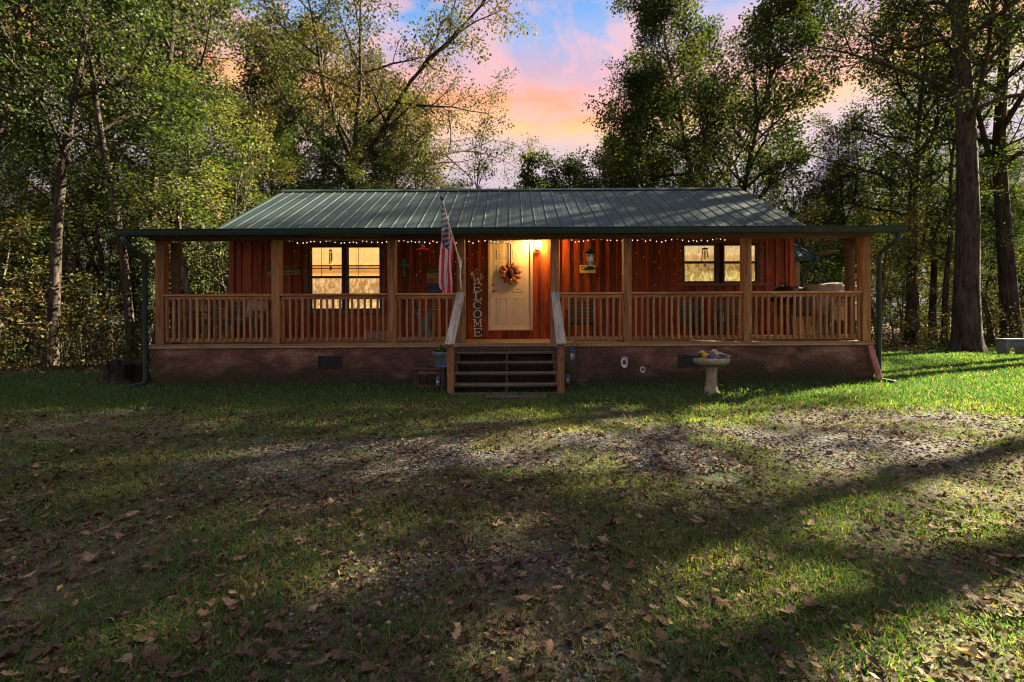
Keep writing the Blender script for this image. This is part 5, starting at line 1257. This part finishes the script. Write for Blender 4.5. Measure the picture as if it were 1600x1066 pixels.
make_tree('oak_tree', 'slim trunk close behind and right of the medium oak', 'tree', (ax(1458, 18.5), 18.5), 54, 16, 0.20, leader_spec(16, 0.35, 18, 4.2), 16, 0.14, 0.22, M['leaf_wood'], M['bark'])
# left hand tall trees
make_tree('tall_tree', 'tall dark trunk rising clear of the leaves in the left woods', 'tree', (ax(207, 9.5), 9.5), 61, 22, 0.17, leader_spec(22, 0.38, 22, 3.8, 66, 40, 8, 4), 28, 0.105, 0.2, M['leaf_wood'], M['bark'])
make_tree('tall_tree', 'pale sunlit trunk with bright yellow green leaves in the left woods', 'tree', (ax(119, 8.0), 8.0), 62, 19, 0.11, leader_spec(19, 0.28, 24, 3.8, 70, 40, 8, 4), 30, 0.10, 0.2, M['leaf_wood'], M['bark_pale'], lean=(0.02, 0), tshift=0.12)
make_tree('tall_tree', 'leaning crooked trunk near the left edge of the woods', 'tree', (ax(28, 7.0), 7.0), 63, 17, 0.12, leader_spec(17, 0.25, 24, 3.8, 70, 40, 8, 4, 0.07), 30, 0.10, 0.2, M['leaf_wood'], M['bark'], lean=(0.10, 0), tshift=0.06)
make_tree('tall_tree', 'tree with spreading dark limbs between the tall trunk and the roof corner', 'tree', (ax(300, 13.5), 13.5), 64, 15.5, 0.15, leader_spec(15, 0.22, 24, 4.4, 76, 40, 8, 4), 12, 0.11, 0.18, M['leaf_wood'], M['bark'])

# --- woodland trees: a few built, many copied
kinds = []
rk = np.random.default_rng(3)
protos = []
for i in range(6):
    h = 13+i*1.3; T = Tree(100+i); T.grow(Z3.copy(), unit(UP+np.array([rk.normal()*.03, rk.normal()*.03, 0])), h, 0.10+0.012*i, 0, leader_spec(h, (0.20, 0.42, 0.30)[i % 3], 22, 3.0+0.2*i, 74, 38, 7, 4, 0.05))
    protos.append((T.wood('trunk', M['bark_pale'] if i in (1, 4) else M['bark']), T.leaves('crown', M['leaf_wood'] if i != 3 else M['leaf_autumn'], 22, 0.102, 0.17, None, (-0.05, 0.06, 0.0, 0.08, -0.1, 0.04)[i])))
sap = []
for i in range(5):
    h = 2.6+i*0.9; T = Tree(200+i)
    sp = [dict(wob=0.09, up=0.2, seg=7, tip=0.2), dict(n=11+i, t0=0.12, t1=1.0, a0=62, a1=36, len=0.36*h, abs=1, taper=0.55, rr=0.5, wob=0.15, up=0.2, seg=4, tip=0.3), dict(n=6, t0=0.15, a0=55, a1=30, len=0.42, taper=0.4, rr=0.5, wob=0.2, up=0.0, seg=3, tip=0.5)]
    T.grow(Z3.copy(), UP.copy(), h, 0.018+0.006*i, 0, sp)
    sap.append((T.wood('trunk', M['bark_pale'], None, 0.2), T.leaves('crown', M['leaf_under'] if i % 2 == 0 else M['leaf_wood'], 20, 0.092, 0.13, None, 0.05)))
used = set()
def place(pair, key, x, y, sc, rz, name, label, group):
    z = gz1(x, y) if abs(x) < 60 and abs(y) < 60 else 0
    t = thing(name, label, 'tree' if name != 'sapling' else 'sapling', (x, y, z), rz, group); t.scale = (sc[0], sc[0], sc[1])
    for o in pair:
        if key not in used: o.parent = t
        else: c = o.copy(); COL.objects.link(c); c.parent = t
    used.add(key)
hero = [(o.location.x, o.location.y) for o in scene.objects if o.type == 'EMPTY' and o.get('category') == 'tree']
def clear(x, y, m): return all((x-a)**2+(y-b)**2 > m*m for a, b in hero)
taken = []
def free(x, y, m): return all((x-a)**2+(y-b)**2 > m*m for a, b in taken)
def view_ok(x, y):
    d = y-CAM_Y; return abs(x) < d*1.22+2.5
rw = np.random.default_rng(77)
def scatter(n, xr, yr, edge, mind, fn, tries=6000):
    k = 0
    for _ in range(tries):
        if k >= n: break
        x = rw.uniform(*xr); y = yr[0]+(yr[1]-yr[0])*rw.random()**1.15
        if not view_ok(x, y) or y < float(woods_edge(np.array([x]))[()] if np.ndim(woods_edge(np.array([x]))) == 0 else woods_edge(np.array([x]))[0])+edge: continue
        if -8.3 < x < 12.6 and y < 12.2: continue
        if not clear(x, y, 1.3) or not free(x, y, mind): continue
        taken.append((x, y)); fn(x, y, k); k += 1
def gap(x, y):
    """the open sky between the oaks: only low growth there"""
    px = 800+x*F_PX/(y-CAM_Y); return 735 < px < 1010
def wood_l(x, y, k):
    if gap(x, y): return
    px = 800+x*F_PX/(y-CAM_Y); hz = rw.uniform(0.75, 1.15) if y < 13 else rw.uniform(0.5, 0.9)
    if 250 < px < 385: hz = rw.uniform(0.42, 0.6)
    if 385 <= px <= 740: hz = rw.uniform(0.5, 0.72)
    i = int(rw.integers(0, 6)); place(protos[i], ('w', i), x, y, (rw.uniform(0.75, 1.0), hz), rw.uniform(0, 6.28), 'woodland_tree', 'slim leafy tree standing in the crowded woods left of the cabin', 'slim trees of the left woods')
def wood_r(x, y, k):
    if gap(x, y): return
    i = int(rw.integers(0, 6)); place(protos[i], ('w', i), x, y, (rw.uniform(0.7, 0.95), rw.uniform(0.5, 0.8)), rw.uniform(0, 6.28), 'woodland_tree', 'slim tree standing in the woods behind and right of the cabin', 'slim trees of the right woods')
scatter(30, (-27, -7.5), (3.4, 17), 0.4, 1.5, wood_l)
scatter(24, (-44, -2), (14, 34), 0.6, 2.6, wood_l)
scatter(36, (9.5, 40), (13.5, 30), 2.0, 1.8, wood_r)
scatter(26, (6, 60), (22, 44), 3.0, 2.6, wood_r)
def sap_l(x, y, k):
    i = int(rw.integers(0, 5)); place(sap[i], ('s', i), x, y, (rw.uniform(0.8, 1.35), rw.uniform(0.7, 1.2)), rw.uniform(0, 6.28), 'sapling', 'thin leafy sapling in the undergrowth of the left woods', 'saplings under the left woods')
def sap_r(x, y, k):
    i = int(rw.integers(0, 5)); place(sap[i], ('s', i), x, y, (rw.uniform(0.8, 1.35), rw.uniform(0.6, 1.1)), rw.uniform(0, 6.28), 'sapling', 'thin leafy sapling in the undergrowth of the right woods', 'saplings under the right woods')
scatter(42, (-26, -7.6), (3.2, 14), 0.2, 0.75, sap_l)
scatter(26, (-32, -6), (12, 24), 0.2, 1.1, sap_l)
scatter(44, (9, 34), (10, 26), 0.8, 0.9, sap_r)
scatter(22, (6, 44), (18, 34), 0.8, 1.4, sap_r)
for key, pair in [(('w', i), p) for i, p in enumerate(protos)]+[(('s', i), p) for i, p in enumerate(sap)]:
    if key not in used:
        for o in pair: bpy.data.objects.remove(o)
# unseen high crowned trees added right of the frame to throw the dappled shade
T = Tree(301); T.grow(Z3.copy(), UP.copy(), 22, 0.30, 0, leader_spec(22, 0.58, 24, 4.8, 76, 40, 8, 4, 0.03))
yo = (T.wood('trunk', M['bark']), T.leaves('crown', M['leaf_dark'], 10, 0.20, 0.22))
for k, (x, y, rz, sz) in enumerate(SHADE_TREES):
    place(yo, ('y', 0), x, y, (1, sz), rz, 'shade_oak', 'unseen high crowned oak added beyond the right edge of the view for its shade', 'added shade oaks on the right')

# distant wood as one mass
rd = np.random.default_rng(5); n = 42000
ang = rd.uniform(-1.3, 1.3, n); dist = rd.uniform(46, 62, n); px_ = np.tan(ang*0.93)*dist
top = 8.5+4.5*fbm(px_*0.09+50, px_*0+3, 3)+np.where(np.abs(px_) > 14, 3.0, 0)
P = np.stack([px_, dist-8.0, top*rd.random(n)**0.8], 1); D = unit(rd.normal(size=(n, 3)))
o = leafcards('distant_woods', M['leaf_wood'], P, D, rd.uniform(0.35, 0.85, n), np.clip(0.35+0.3*fbm(px_*.4, P[:, 2]*.4, 3)-0.1+rd.normal(size=n)*.12, 0, 1), rd)
tag(o, 'far leafy wood closing the gaps between the tree trunks', 'woods', kind='stuff')

# ------------------------------------------------------------------ GROUND COVER
def wedge(n, d0, d1, power, rng, wide=1.24):
    """points in the yard before the camera, thinning with distance"""
    u = rng.random(n); e = 2-power
    d = (d0**e+(d1**e-d0**e)*u)**(1/e) if abs(e) > 1e-3 else d0*(d1/d0)**u
    x = rng.uniform(-1, 1, n)*(d*wide+0.3); return x, d+CAM_Y
def house(x, y): return (np.abs(x) < HW+0.02) & (y > -0.01) & (y < 8.3) | ((x > sx0-0.05) & (x < sx1+0.05) & (y > -1.22) & (y < 0))
rg = np.random.default_rng(42)
def blades(name, n, d0, d1, power, hmin, hmax, wmul, seed, label):
    rng = np.random.default_rng(seed); nt = n//7
    tx, ty = wedge(nt, d0, d1, power, rng)
    keep = rng.random(nt) < grass_mask(tx, ty); keep &= ~house(tx, ty); tx, ty = tx[keep], ty[keep]
    k = rng.integers(3, 11, len(tx)); tx = np.repeat(tx, k); ty = np.repeat(ty, k); m = len(tx); tseed = np.repeat(rng.random(len(k)), k)
    sp = 0.022+0.010*(ty-CAM_Y)
    x = tx+rng.normal(size=m)*sp; y = ty+rng.normal(size=m)*sp; ok = ~house(x, y); x, y, tseed = x[ok], y[ok], tseed[ok]; m = len(x)
    lush = sstep(-2.9, -1.2, y)+sstep(5.5, 8, x)*sstep(-4.6, -2.6, y); lush = np.clip(lush, 0, 1)
    h = rng.uniform(hmin, hmax, m)*(0.65+0.6*tseed)*(1+0.35*lush); a = rng.uniform(0, 6.28, m); ln = rng.uniform(0.25, 1.1, m)*h
    w = (0.0016+0.0007*(y-CAM_Y))*wmul*rng.uniform(0.7, 1.3, m)
    z = gz(x, y)-0.004; dx, dy = np.cos(a), np.sin(a); b_ = rng.uniform(0, 6.28, m); wx, wy = np.cos(b_)*w, np.sin(b_)*w
    V = np.stack([np.stack([x-wx, y-wy, z], 1), np.stack([x+wx, y+wy, z], 1),
                  np.stack([x+dx*ln*.35+wx*.8, y+dy*ln*.35+wy*.8, z+h*.62], 1), np.stack([x+dx*ln*.35-wx*.8, y+dy*ln*.35-wy*.8, z+h*.62], 1),
                  np.stack([x+dx*ln, y+dy*ln, z+h*(1.0-0.25*rng.random(m))], 1)], 1).reshape(-1, 3)
    q = np.arange(m)[:, None]*5
    F = np.concatenate([q+np.array([[0, 1, 2]]), q+np.array([[0, 2, 3]]), q+np.array([[3, 2, 4]])], 1).reshape(-1, 3)
    t = np.clip(0.30-0.10*lush+0.28*(fbm(x*1.3, y*1.3, 3)-0.35)*(1-lush*.6)+0.22*tseed*(1-lush*.3)+rng.normal(size=m)*(.08+.07*lush), 0, 0.72)
    dead = rng.random(m) < 0.11*(1-lush*0.75); t[dead] = rng.uniform(0.78, 1.0, dead.sum())
    o = npmesh(name, V, F, M['grass'], tint=np.repeat(t, 5)); return tag(o, label, 'grass', kind='stuff')
blades('grass', 430000, 1.15, 7.0, 1.5, 0.014, 0.045, 0.68, 1, 'short thin lawn grass growing through leaves and gravel near the camera')
blades('grass', 260000, 5.2, 24.0, 1.5, 0.035, 0.085, 0.75, 2, 'lush lawn grass along the cabin front and across the right side')
# small clover and weeds by the cabin and here and there in the lawn
n = 26000; x, y = wedge(n, 1.3, 22, 1.3, rg); kp = (rg.random(n) < grass_mask(x, y)*(0.30+0.7*sstep(-2.8, -0.8, y))*sstep(0.45, 0.6, fbm(x*1.7+9, y*1.7, 3)+0.1*sstep(-2.5, -1, y))) & ~house(x, y); x, y = x[kp], y[kp]; n = len(x)
P = np.stack([x, y, gz(x, y)+rg.uniform(0.005, 0.05, n)], 1); a = rg.uniform(0, 6.28, n); D = unit(np.stack([np.cos(a), np.sin(a), rg.uniform(-.1, .5, n)], 1))
o = leafcards('clover', M['grass'], P, D, rg.uniform(0.015, 0.035, n)*(1+0.05*(y-CAM_Y)), np.clip(rg.normal(0.30, .12, n), 0, .6), rg, None, 0.35, 0.45); tag(o, 'low clover and broad leaved weeds in the lawn', 'weeds', kind='stuff')
# gravel
n = 46000; x, y = wedge(n, 1.2, 9.5, 1.5, rg); kp = (rg.random(n) < gravel_mask(x, y)*sstep(0.36, 0.55, fbm(x*2.2, y*2.2, 3)+0.1)) & ~house(x, y); x, y = x[kp], y[kp]; n = len(x)
oc = np.array([[1, 0, 0], [0, 1, 0], [-1, 0, 0], [0, -1, 0], [0, 0, 1], [0, 0, -1.0]]); of = np.array([[0, 1, 4], [1, 2, 4], [2, 3, 4], [3, 0, 4], [1, 0, 5], [2, 1, 5], [3, 2, 5], [0, 3, 5]])
s = (rg.uniform(0.006, 0.015, n)*(1+0.10*(y-CAM_Y)))[:, None, None]; j = rg.uniform(0.55, 1.25, (n, 6, 1)); an = rg.uniform(0, 6.28, n); ca, sa = np.cos(an), np.sin(an)
L0 = oc[None]*j*s*np.array([1, 0.8, 0.6]); V = np.empty((n, 6, 3)); V[..., 0] = L0[..., 0]*ca[:, None]-L0[..., 1]*sa[:, None]+x[:, None]; V[..., 1] = L0[..., 0]*sa[:, None]+L0[..., 1]*ca[:, None]+y[:, None]; V[..., 2] = L0[..., 2]+(gz(x, y)+0.003)[:, None]
o = npmesh('gravel', V.reshape(-1, 3), (np.arange(n)[:, None, None]*6+of[None]).reshape(-1, 3), M['gravel'], tint=np.repeat(np.clip(rg.normal(.5, .25, n), 0, 1), 6)); tag(o, 'grey gravel of the drive scattered through the thin grass', 'gravel', kind='stuff')
# fallen oak leaves
st_s = np.array([0, .10, .22, .34, .46, .58, .70, .82, .92, 1.0]); st_w = np.array([.012, .02, .17, .09, .27, .11, .30, .12, .14, .0])
st_w2 = np.array([.012, .02, .10, .17, .215, .23, .215, .17, .09, .0])
def leaf_batch(x, y, size, rng, lift, oval=0.3):
    n = len(x); k = len(st_s); lat = np.array([-1, 0, 1.0])
    s = st_s[None, :, None]*np.ones((n, 1, 3)); ov = (rng.random(n) < oval)[:, None, None]; w = np.where(ov, st_w2[None, :, None], st_w[None, :, None])*lat[None, None, :]*rng.uniform(0.7, 1.25, (n, 1, 1))*(1+rng.uniform(-.25, .25, (n, k, 3)))
    c1 = rng.uniform(-1.2, 3.0, (n, 1, 1)); c2 = rng.uniform(-0.3, 0.9, (n, 1, 1)); tw = rng.uniform(-0.9, 0.9, (n, 1, 1))
    lx = (s-.5)+(rng.uniform(-.04, .04, (n, k, 3)) + (st_w[None, :, None] > .15)*np.abs(lat)[None, None, :]*0.05); lz = c1*w*w*1.6+c2*(s-.5)**2+tw*w*(s-.5)+rng.normal(size=(n, k, 3))*.012
    lz = lz-lz.min(axis=(1, 2), keepdims=True)
    a = rng.uniform(0, 6.28, n)[:, None, None]; ti = rng.normal(size=(n, 1, 1))*0.09; lz = lz+ti*lx
    lz = lz-lz.min(axis=(1, 2), keepdims=True)
    sz = size[:, None, None]; X = (lx*np.cos(a)-w*np.sin(a))*sz+x[:, None, None]; Y = (lx*np.sin(a)+w*np.cos(a))*sz+y[:, None, None]; Zz = lz*sz+(gz(x, y)+lift)[:, None, None]
    V = np.stack([X, Y, Zz], -1).reshape(-1, 3); b0 = np.arange(n)[:, None, None]*(k*3); r_ = np.arange(k-1)[None, :, None]*3
    F = (b0+r_+np.array([[[0, 1, 4, 3], [1, 2, 5, 4]]]).reshape(1, 1, 8)).reshape(-1, 4); return V, F, k*3
n = 21000; x, y = wedge(n, 1.15, 21, 0.95, rg)
dens = 0.28+1.1*sstep(0.42, 0.60, fbm(x*.8+2, y*.8+7, 4))+0.35*(x < 0)*(y < -3)-0.35*sstep(-2.4, -1.0, y)*(x < 7)
kp = (rg.random(n) < dens*0.75) & ~house(x, y); x, y = x[kp], y[kp]; n = len(x)
far = np.clip((y-CAM_Y)/8, 0, 1)
V, F, kk = leaf_batch(x, y, rg.uniform(0.03, 0.085, n)*(1+0.35*far), rg, rg.uniform(0.004, 0.028, n))
o = npmesh('leaf_litter', V, F, M['litter'], tint=np.repeat(np.clip(rg.normal(.45, .25, n), 0, 1), kk)); tag(o, 'scattered brown fallen oak leaves all over the lawn and gravel', 'fallen leaves', kind='stuff')
# broken bits of leaf and thatch pressed into the turf
n = 95000; x, y = wedge(n, 1.15, 16, 1.25, rg); kp = (rg.random(n) < 0.25+0.75*sstep(0.38, 0.6, fbm(x*1.1+12, y*1.1+7, 4))) & ~house(x, y); x, y = x[kp], y[kp]; n = len(x)
P = np.stack([x, y, gz(x, y)+rg.uniform(0.0, 0.018, n)], 1); a = rg.uniform(0, 6.28, n); D = unit(np.stack([np.cos(a), np.sin(a), rg.uniform(-.3, .5, n)], 1))
o = leafcards('leaf_crumbs', M['litter'], P, D, rg.uniform(0.008, 0.034, n)*(1+0.12*(y-CAM_Y)), np.clip(rg.normal(.42, .25, n), 0, 1), rg, None, 0.6, 0.28); tag(o, 'crumbled bits of brown leaf and dry thatch lying in the turf', 'leaf litter', kind='stuff')
# leaf litter of the wood floor
n = 26000; x = rg.uniform(-30, 34, n); y = 1.5+rg.random(n)**1.3*28; kp = (rg.random(n) < woods_mask(x, y)) & ~house(x, y) & ~((np.abs(x) < 7.5) & (y < 10)); x, y = x[kp], y[kp]; n = len(x)
P = np.stack([x, y, gz(x, y)+rg.uniform(0.0, 0.05, n)], 1); a = rg.uniform(0, 6.28, n); D = unit(np.stack([np.cos(a), np.sin(a), rg.uniform(-.1, .4, n)], 1))
o = leafcards('forest_litter', M['litter'], P, D, rg.uniform(0.10, 0.22, n), np.clip(rg.normal(.5, .25, n), 0, 1), rg, None, 0.4); tag(o, 'brown leaf litter on the floor of the woods', 'leaf litter', kind='stuff')
# low undergrowth along the wood's edge
n = 100000; x = np.where(rg.random(n) < .55, rg.uniform(-27, -7.3, n), rg.uniform(8.8, 36, n)); y = woods_edge(x)+0.4+rg.random(n)**1.5*12; cl = fbm(x*.9, y*.9, 3); kp = (cl > 0.40) & ~((np.abs(x) < 12.6) & (y < 12.3) & (x > -7.4)); x, y, cl = x[kp], y[kp], cl[kp]; n = len(x)
z = gz(np.clip(x, -59, 59), y)+rg.random(n)**1.4*(0.35+2.6*(cl-.40)/.3*0.5)
D = unit(rg.normal(size=(n, 3))+np.array([0, 0, .2])); o = leafcards('undergrowth', M['leaf_under'], np.stack([x, y, z], 1), D, rg.uniform(0.045, 0.095, n), np.clip(0.1+cl*.6+rg.normal(size=n)*.16, 0, 1), rg); tag(o, 'low mixed undergrowth of leaves along the edge of the woods', 'undergrowth', kind='stuff')
# thin bare stems of brush standing in the wood's edge
n = 2400; x = np.where(rg.random(n) < .6, rg.uniform(-26, -7.4, n), rg.uniform(9, 36, n)); y = woods_edge(x)+0.3+rg.random(n)**1.3*13; kp = ~((np.abs(x) < 12.6) & (y < 12.3) & (x > -7.4)); x, y = x[kp], y[kp]; n = len(x)
h = rg.uniform(0.4, 2.2, n); w = rg.uniform(0.004, 0.012, n); bx, by = rg.normal(size=n)*0.22*h, rg.normal(size=n)*0.15*h; z = gz(np.clip(x, -59, 59), y)-0.02; mx_, my_ = bx*rg.uniform(.2, .7, n), by*rg.uniform(.2, .7, n)
V = []
for fx, fy, fz, k in ((0*bx, 0*by, 0, 1.0), (mx_, my_, .55, .8), (bx, by, 1.0, .35)):
    for a in (0, 2.094, 4.189): V.append(np.stack([x+fx+w*k*math.cos(a), y+fy+w*k*math.sin(a), z+h*fz], 1))
V = np.stack(V, 1).reshape(-1, 3); q = np.arange(n)[:, None]*9; F = np.concatenate([q+np.array([[r_*3+i, r_*3+(i+1) % 3, r_*3+3+(i+1) % 3, r_*3+3+i]]) for r_ in (0, 1) for i in range(3)], 0)
o = npmesh('brush', V, F, M['brush'], smooth=True); tag(o, 'thin bare stems and dry brush standing along the edge of the woods', 'brush', kind='stuff')
# the nearest fallen leaves as leaves of their own
rl = np.random.default_rng(8); protoL = []
for i in range(7):
    V, F, kk = leaf_batch(np.zeros(1)+70, np.zeros(1)+70, np.ones(1)*0.074, rl, np.zeros(1), 1.0 if i in (2, 5) else 0.0); V = V-np.array([70, 70, V[:, 2].min()])
    o = npmesh('fallen_leaf', V, F, M['litter'], tint=np.full(kk, (0.2, .4, .5, .3, .65, .45, .8)[i])); protoL.append(o)
spots = []
while len(spots) < 170:
    d_ = 1.35*(4.6/1.35)**rl.random(); x = rl.uniform(-1, 1)*d_*1.12
    if all((x-a)**2+(d_-b)**2 > 0.07**2 for a, b in spots): spots.append((x, d_))
for i, (x, d_) in enumerate(spots):
    o = protoL[i % 7] if i < 7 else protoL[i % 7].copy()
    if i >= 7: COL.objects.link(o)
    yy = d_+CAM_Y; o.location = (x, yy, gz1(x, yy)+0.012); o.rotation_euler = (rl.normal()*.09, rl.normal()*.09, rl.uniform(0, 6.28)); s = rl.uniform(0.55, 1.15); o.scale = (s, s, s)
    tag(o, 'dry brown fallen leaf lying on the thin grass in the foreground', 'leaf', 'fallen leaves in the foreground')

# ------------------------------------------------------------------ SKY, SUN, CAMERA
SUN_EL = R(34)
sd_ = Vector((0.915, 0.40, 0)).normalized()
sv = Vector((sd_.x*math.cos(SUN_EL), sd_.y*math.cos(SUN_EL), math.sin(SUN_EL)))
sl = bpy.data.lights.new('sun', 'SUN'); sl.energy = SUN_E; sl.angle = R(0.5); sl.color = (1.0, 0.84, 0.58)
so = bpy.data.objects.new('sun', sl); COL.objects.link(so); so.rotation_euler = (-sv).to_track_quat('-Z', 'Y').to_euler(); so.location = (20, 8, 14)
wd = bpy.data.worlds.new('World'); scene.world = wd; wd.use_nodes = True
nt = wd.node_tree; nt.nodes.clear()
def N(t, **kw):
    n_ = nt.nodes.new(t)
    for k, v in kw.items(): setattr(n_, k, v)
    return n_
out = N('ShaderNodeOutputWorld'); tc = N('ShaderNodeTexCoord')
def wnoise(scale, sc, detail=5, rough=0.55, dist=0.0, loc=(0, 0, 0)):
    mp = N('ShaderNodeMapping'); mp.inputs['Scale'].default_value = sc; mp.inputs['Location'].default_value = loc; nt.links.new(tc.outputs['Generated'], mp.inputs['Vector'])
    n_ = N('ShaderNodeTexNoise'); nt.links.new(mp.outputs[0], n_.inputs['Vector']); n_.inputs['Scale'].default_value = scale; n_.inputs['Detail'].default_value = detail; n_.inputs['Roughness'].default_value = rough; n_.inputs['Distortion'].default_value = dist
    return n_.outputs['Fac']
def wm(op, a, b_=0.0, clamp=False):
    n_ = N('ShaderNodeMath', operation=op, use_clamp=clamp)
    for sk, v in ((n_.inputs[0], a), (n_.inputs[1], b_)):
        if isinstance(v, (int, float)): sk.default_value = v
        else: nt.links.new(v, sk)
    return n_.outputs[0]
def wramp(f, stops):
    n_ = N('ShaderNodeValToRGB'); nt.links.new(f, n_.inputs['Fac']); cr = n_.color_ramp
    while len(cr.elements) < len(stops): cr.elements.new(0.5)
    for e, (p, c) in zip(cr.elements, stops): e.position = p; e.color = (*c, 1)
    return n_.outputs['Color']
def wmix(f, a, b_):
    n_ = N('ShaderNodeMix', data_type='RGBA'); nt.links.new(f, n_.inputs[0])
    for sk, v in ((n_.inputs[6], a), (n_.inputs[7], b_)):
        if isinstance(v, tuple): sk.default_value = (*v, 1)
        else: nt.links.new(v, sk)
    return n_.outputs[2]
sp = N('ShaderNodeSeparateXYZ'); nt.links.new(tc.outputs['Generated'], sp.inputs[0]); z = sp.outputs['Z']
n1 = wnoise(2.6, (1, 1, 3.2), 5, 0.55, 0.4); n2 = wnoise(4.2, (1, 1, 2.4), 6, 0.6, 0.7, (3, 1, 2)); n3 = wnoise(7, (1, 1, 5), 6, 0.6, 0.5, (1, 7, 0))
zz = wm('ADD', z, wm('MULTIPLY', wm('SUBTRACT', n1, 0.5), 0.13))
base_c = wramp(zz, [(0.0, (.28, .21, .27)), (0.20, (.44, .32, .40)), (0.30, (.60, .46, .50)), (0.355, (.72, .50, .46)), (0.39, (1.05, .55, .20)), (0.425, (1.0, .38, .18)), (0.455, (.82, .40, .36)), (0.485, (.56, .40, .52)), (0.515, (.32, .42, .70)), (0.56, (.15, .36, .74)), (0.61, (.08, .28, .68)), (0.72, (.42, .45, .54)), (1.0, (.60, .60, .60))])
pink = wmix(wm('MULTIPLY', wm('MULTIPLY', wramp(n2, [(0.47, (0, 0, 0)), (0.58, (1, 1, 1))]), 0.85), wramp(z, [(0.36, (0, 0, 0)), (0.46, (1, 1, 1)), (0.56, (.8, .8, .8)), (0.66, (0, 0, 0))])), base_c, (.88, .46, .44))
lav = wmix(wm('MULTIPLY', wramp(n3, [(0.50, (0, 0, 0)), (0.68, (1, 1, 1))]), 0.25), pink, (.62, .55, .66))
# below the horizon the sky goes to the dull brown of the land
allc = lav
bg = N('ShaderNodeBackground'); nt.links.new(allc, bg.inputs['Color']); bg.inputs['Strength'].default_value = SKY_S
sky = N('ShaderNodeTexSky', sky_type='NISHITA'); sky.sun_disc = False; sky.sun_elevation = SUN_EL; sky.sun_rotation = math.atan2(sd_.x, sd_.y)
bg2 = N('ShaderNodeBackground'); nt.links.new(sky.outputs[0], bg2.inputs['Color']); bg2.inputs['Strength'].default_value = NISH_S
ad = N('ShaderNodeAddShader'); nt.links.new(bg.outputs[0], ad.inputs[0]); nt.links.new(bg2.outputs[0], ad.inputs[1]); nt.links.new(ad.outputs[0], out.inputs['Surface'])

cd = bpy.data.cameras.new('camera'); cam = bpy.data.objects.new('camera', cd); COL.objects.link(cam); scene.camera = cam
cd.sensor_width = 36; cd.lens = 36*F_PX/1600; cd.clip_end = 3000; cd.clip_start = 0.05
cam.location = (0, CAM_Y, CAM_H); cam.rotation_mode = 'QUATERNION'
cam.rotation_quaternion = (Matrix.Rotation(ROLL*ROLL_SIGN, 3, 'Y') @ Matrix.Rotation(R(90), 3, 'X')).to_quaternion()
cd.shift_y = -(533.0-HOR)/1600
scene.view_settings.view_transform = 'Standard'; scene.view_settings.look = 'None'; scene.view_settings.exposure = EXPO; scene.view_settings.gamma = 1.0
cy = scene.cycles; cy.max_bounces = 6; cy.diffuse_bounces = 3; cy.glossy_bounces = 2; cy.transmission_bounces = 4; cy.transparent_max_bounces = 6; cy.caustics_reflective = False; cy.caustics_refractive = False; cy.sample_clamp_indirect = 0.5
cy.use_denoising = True; cy.filter_width = 1.15
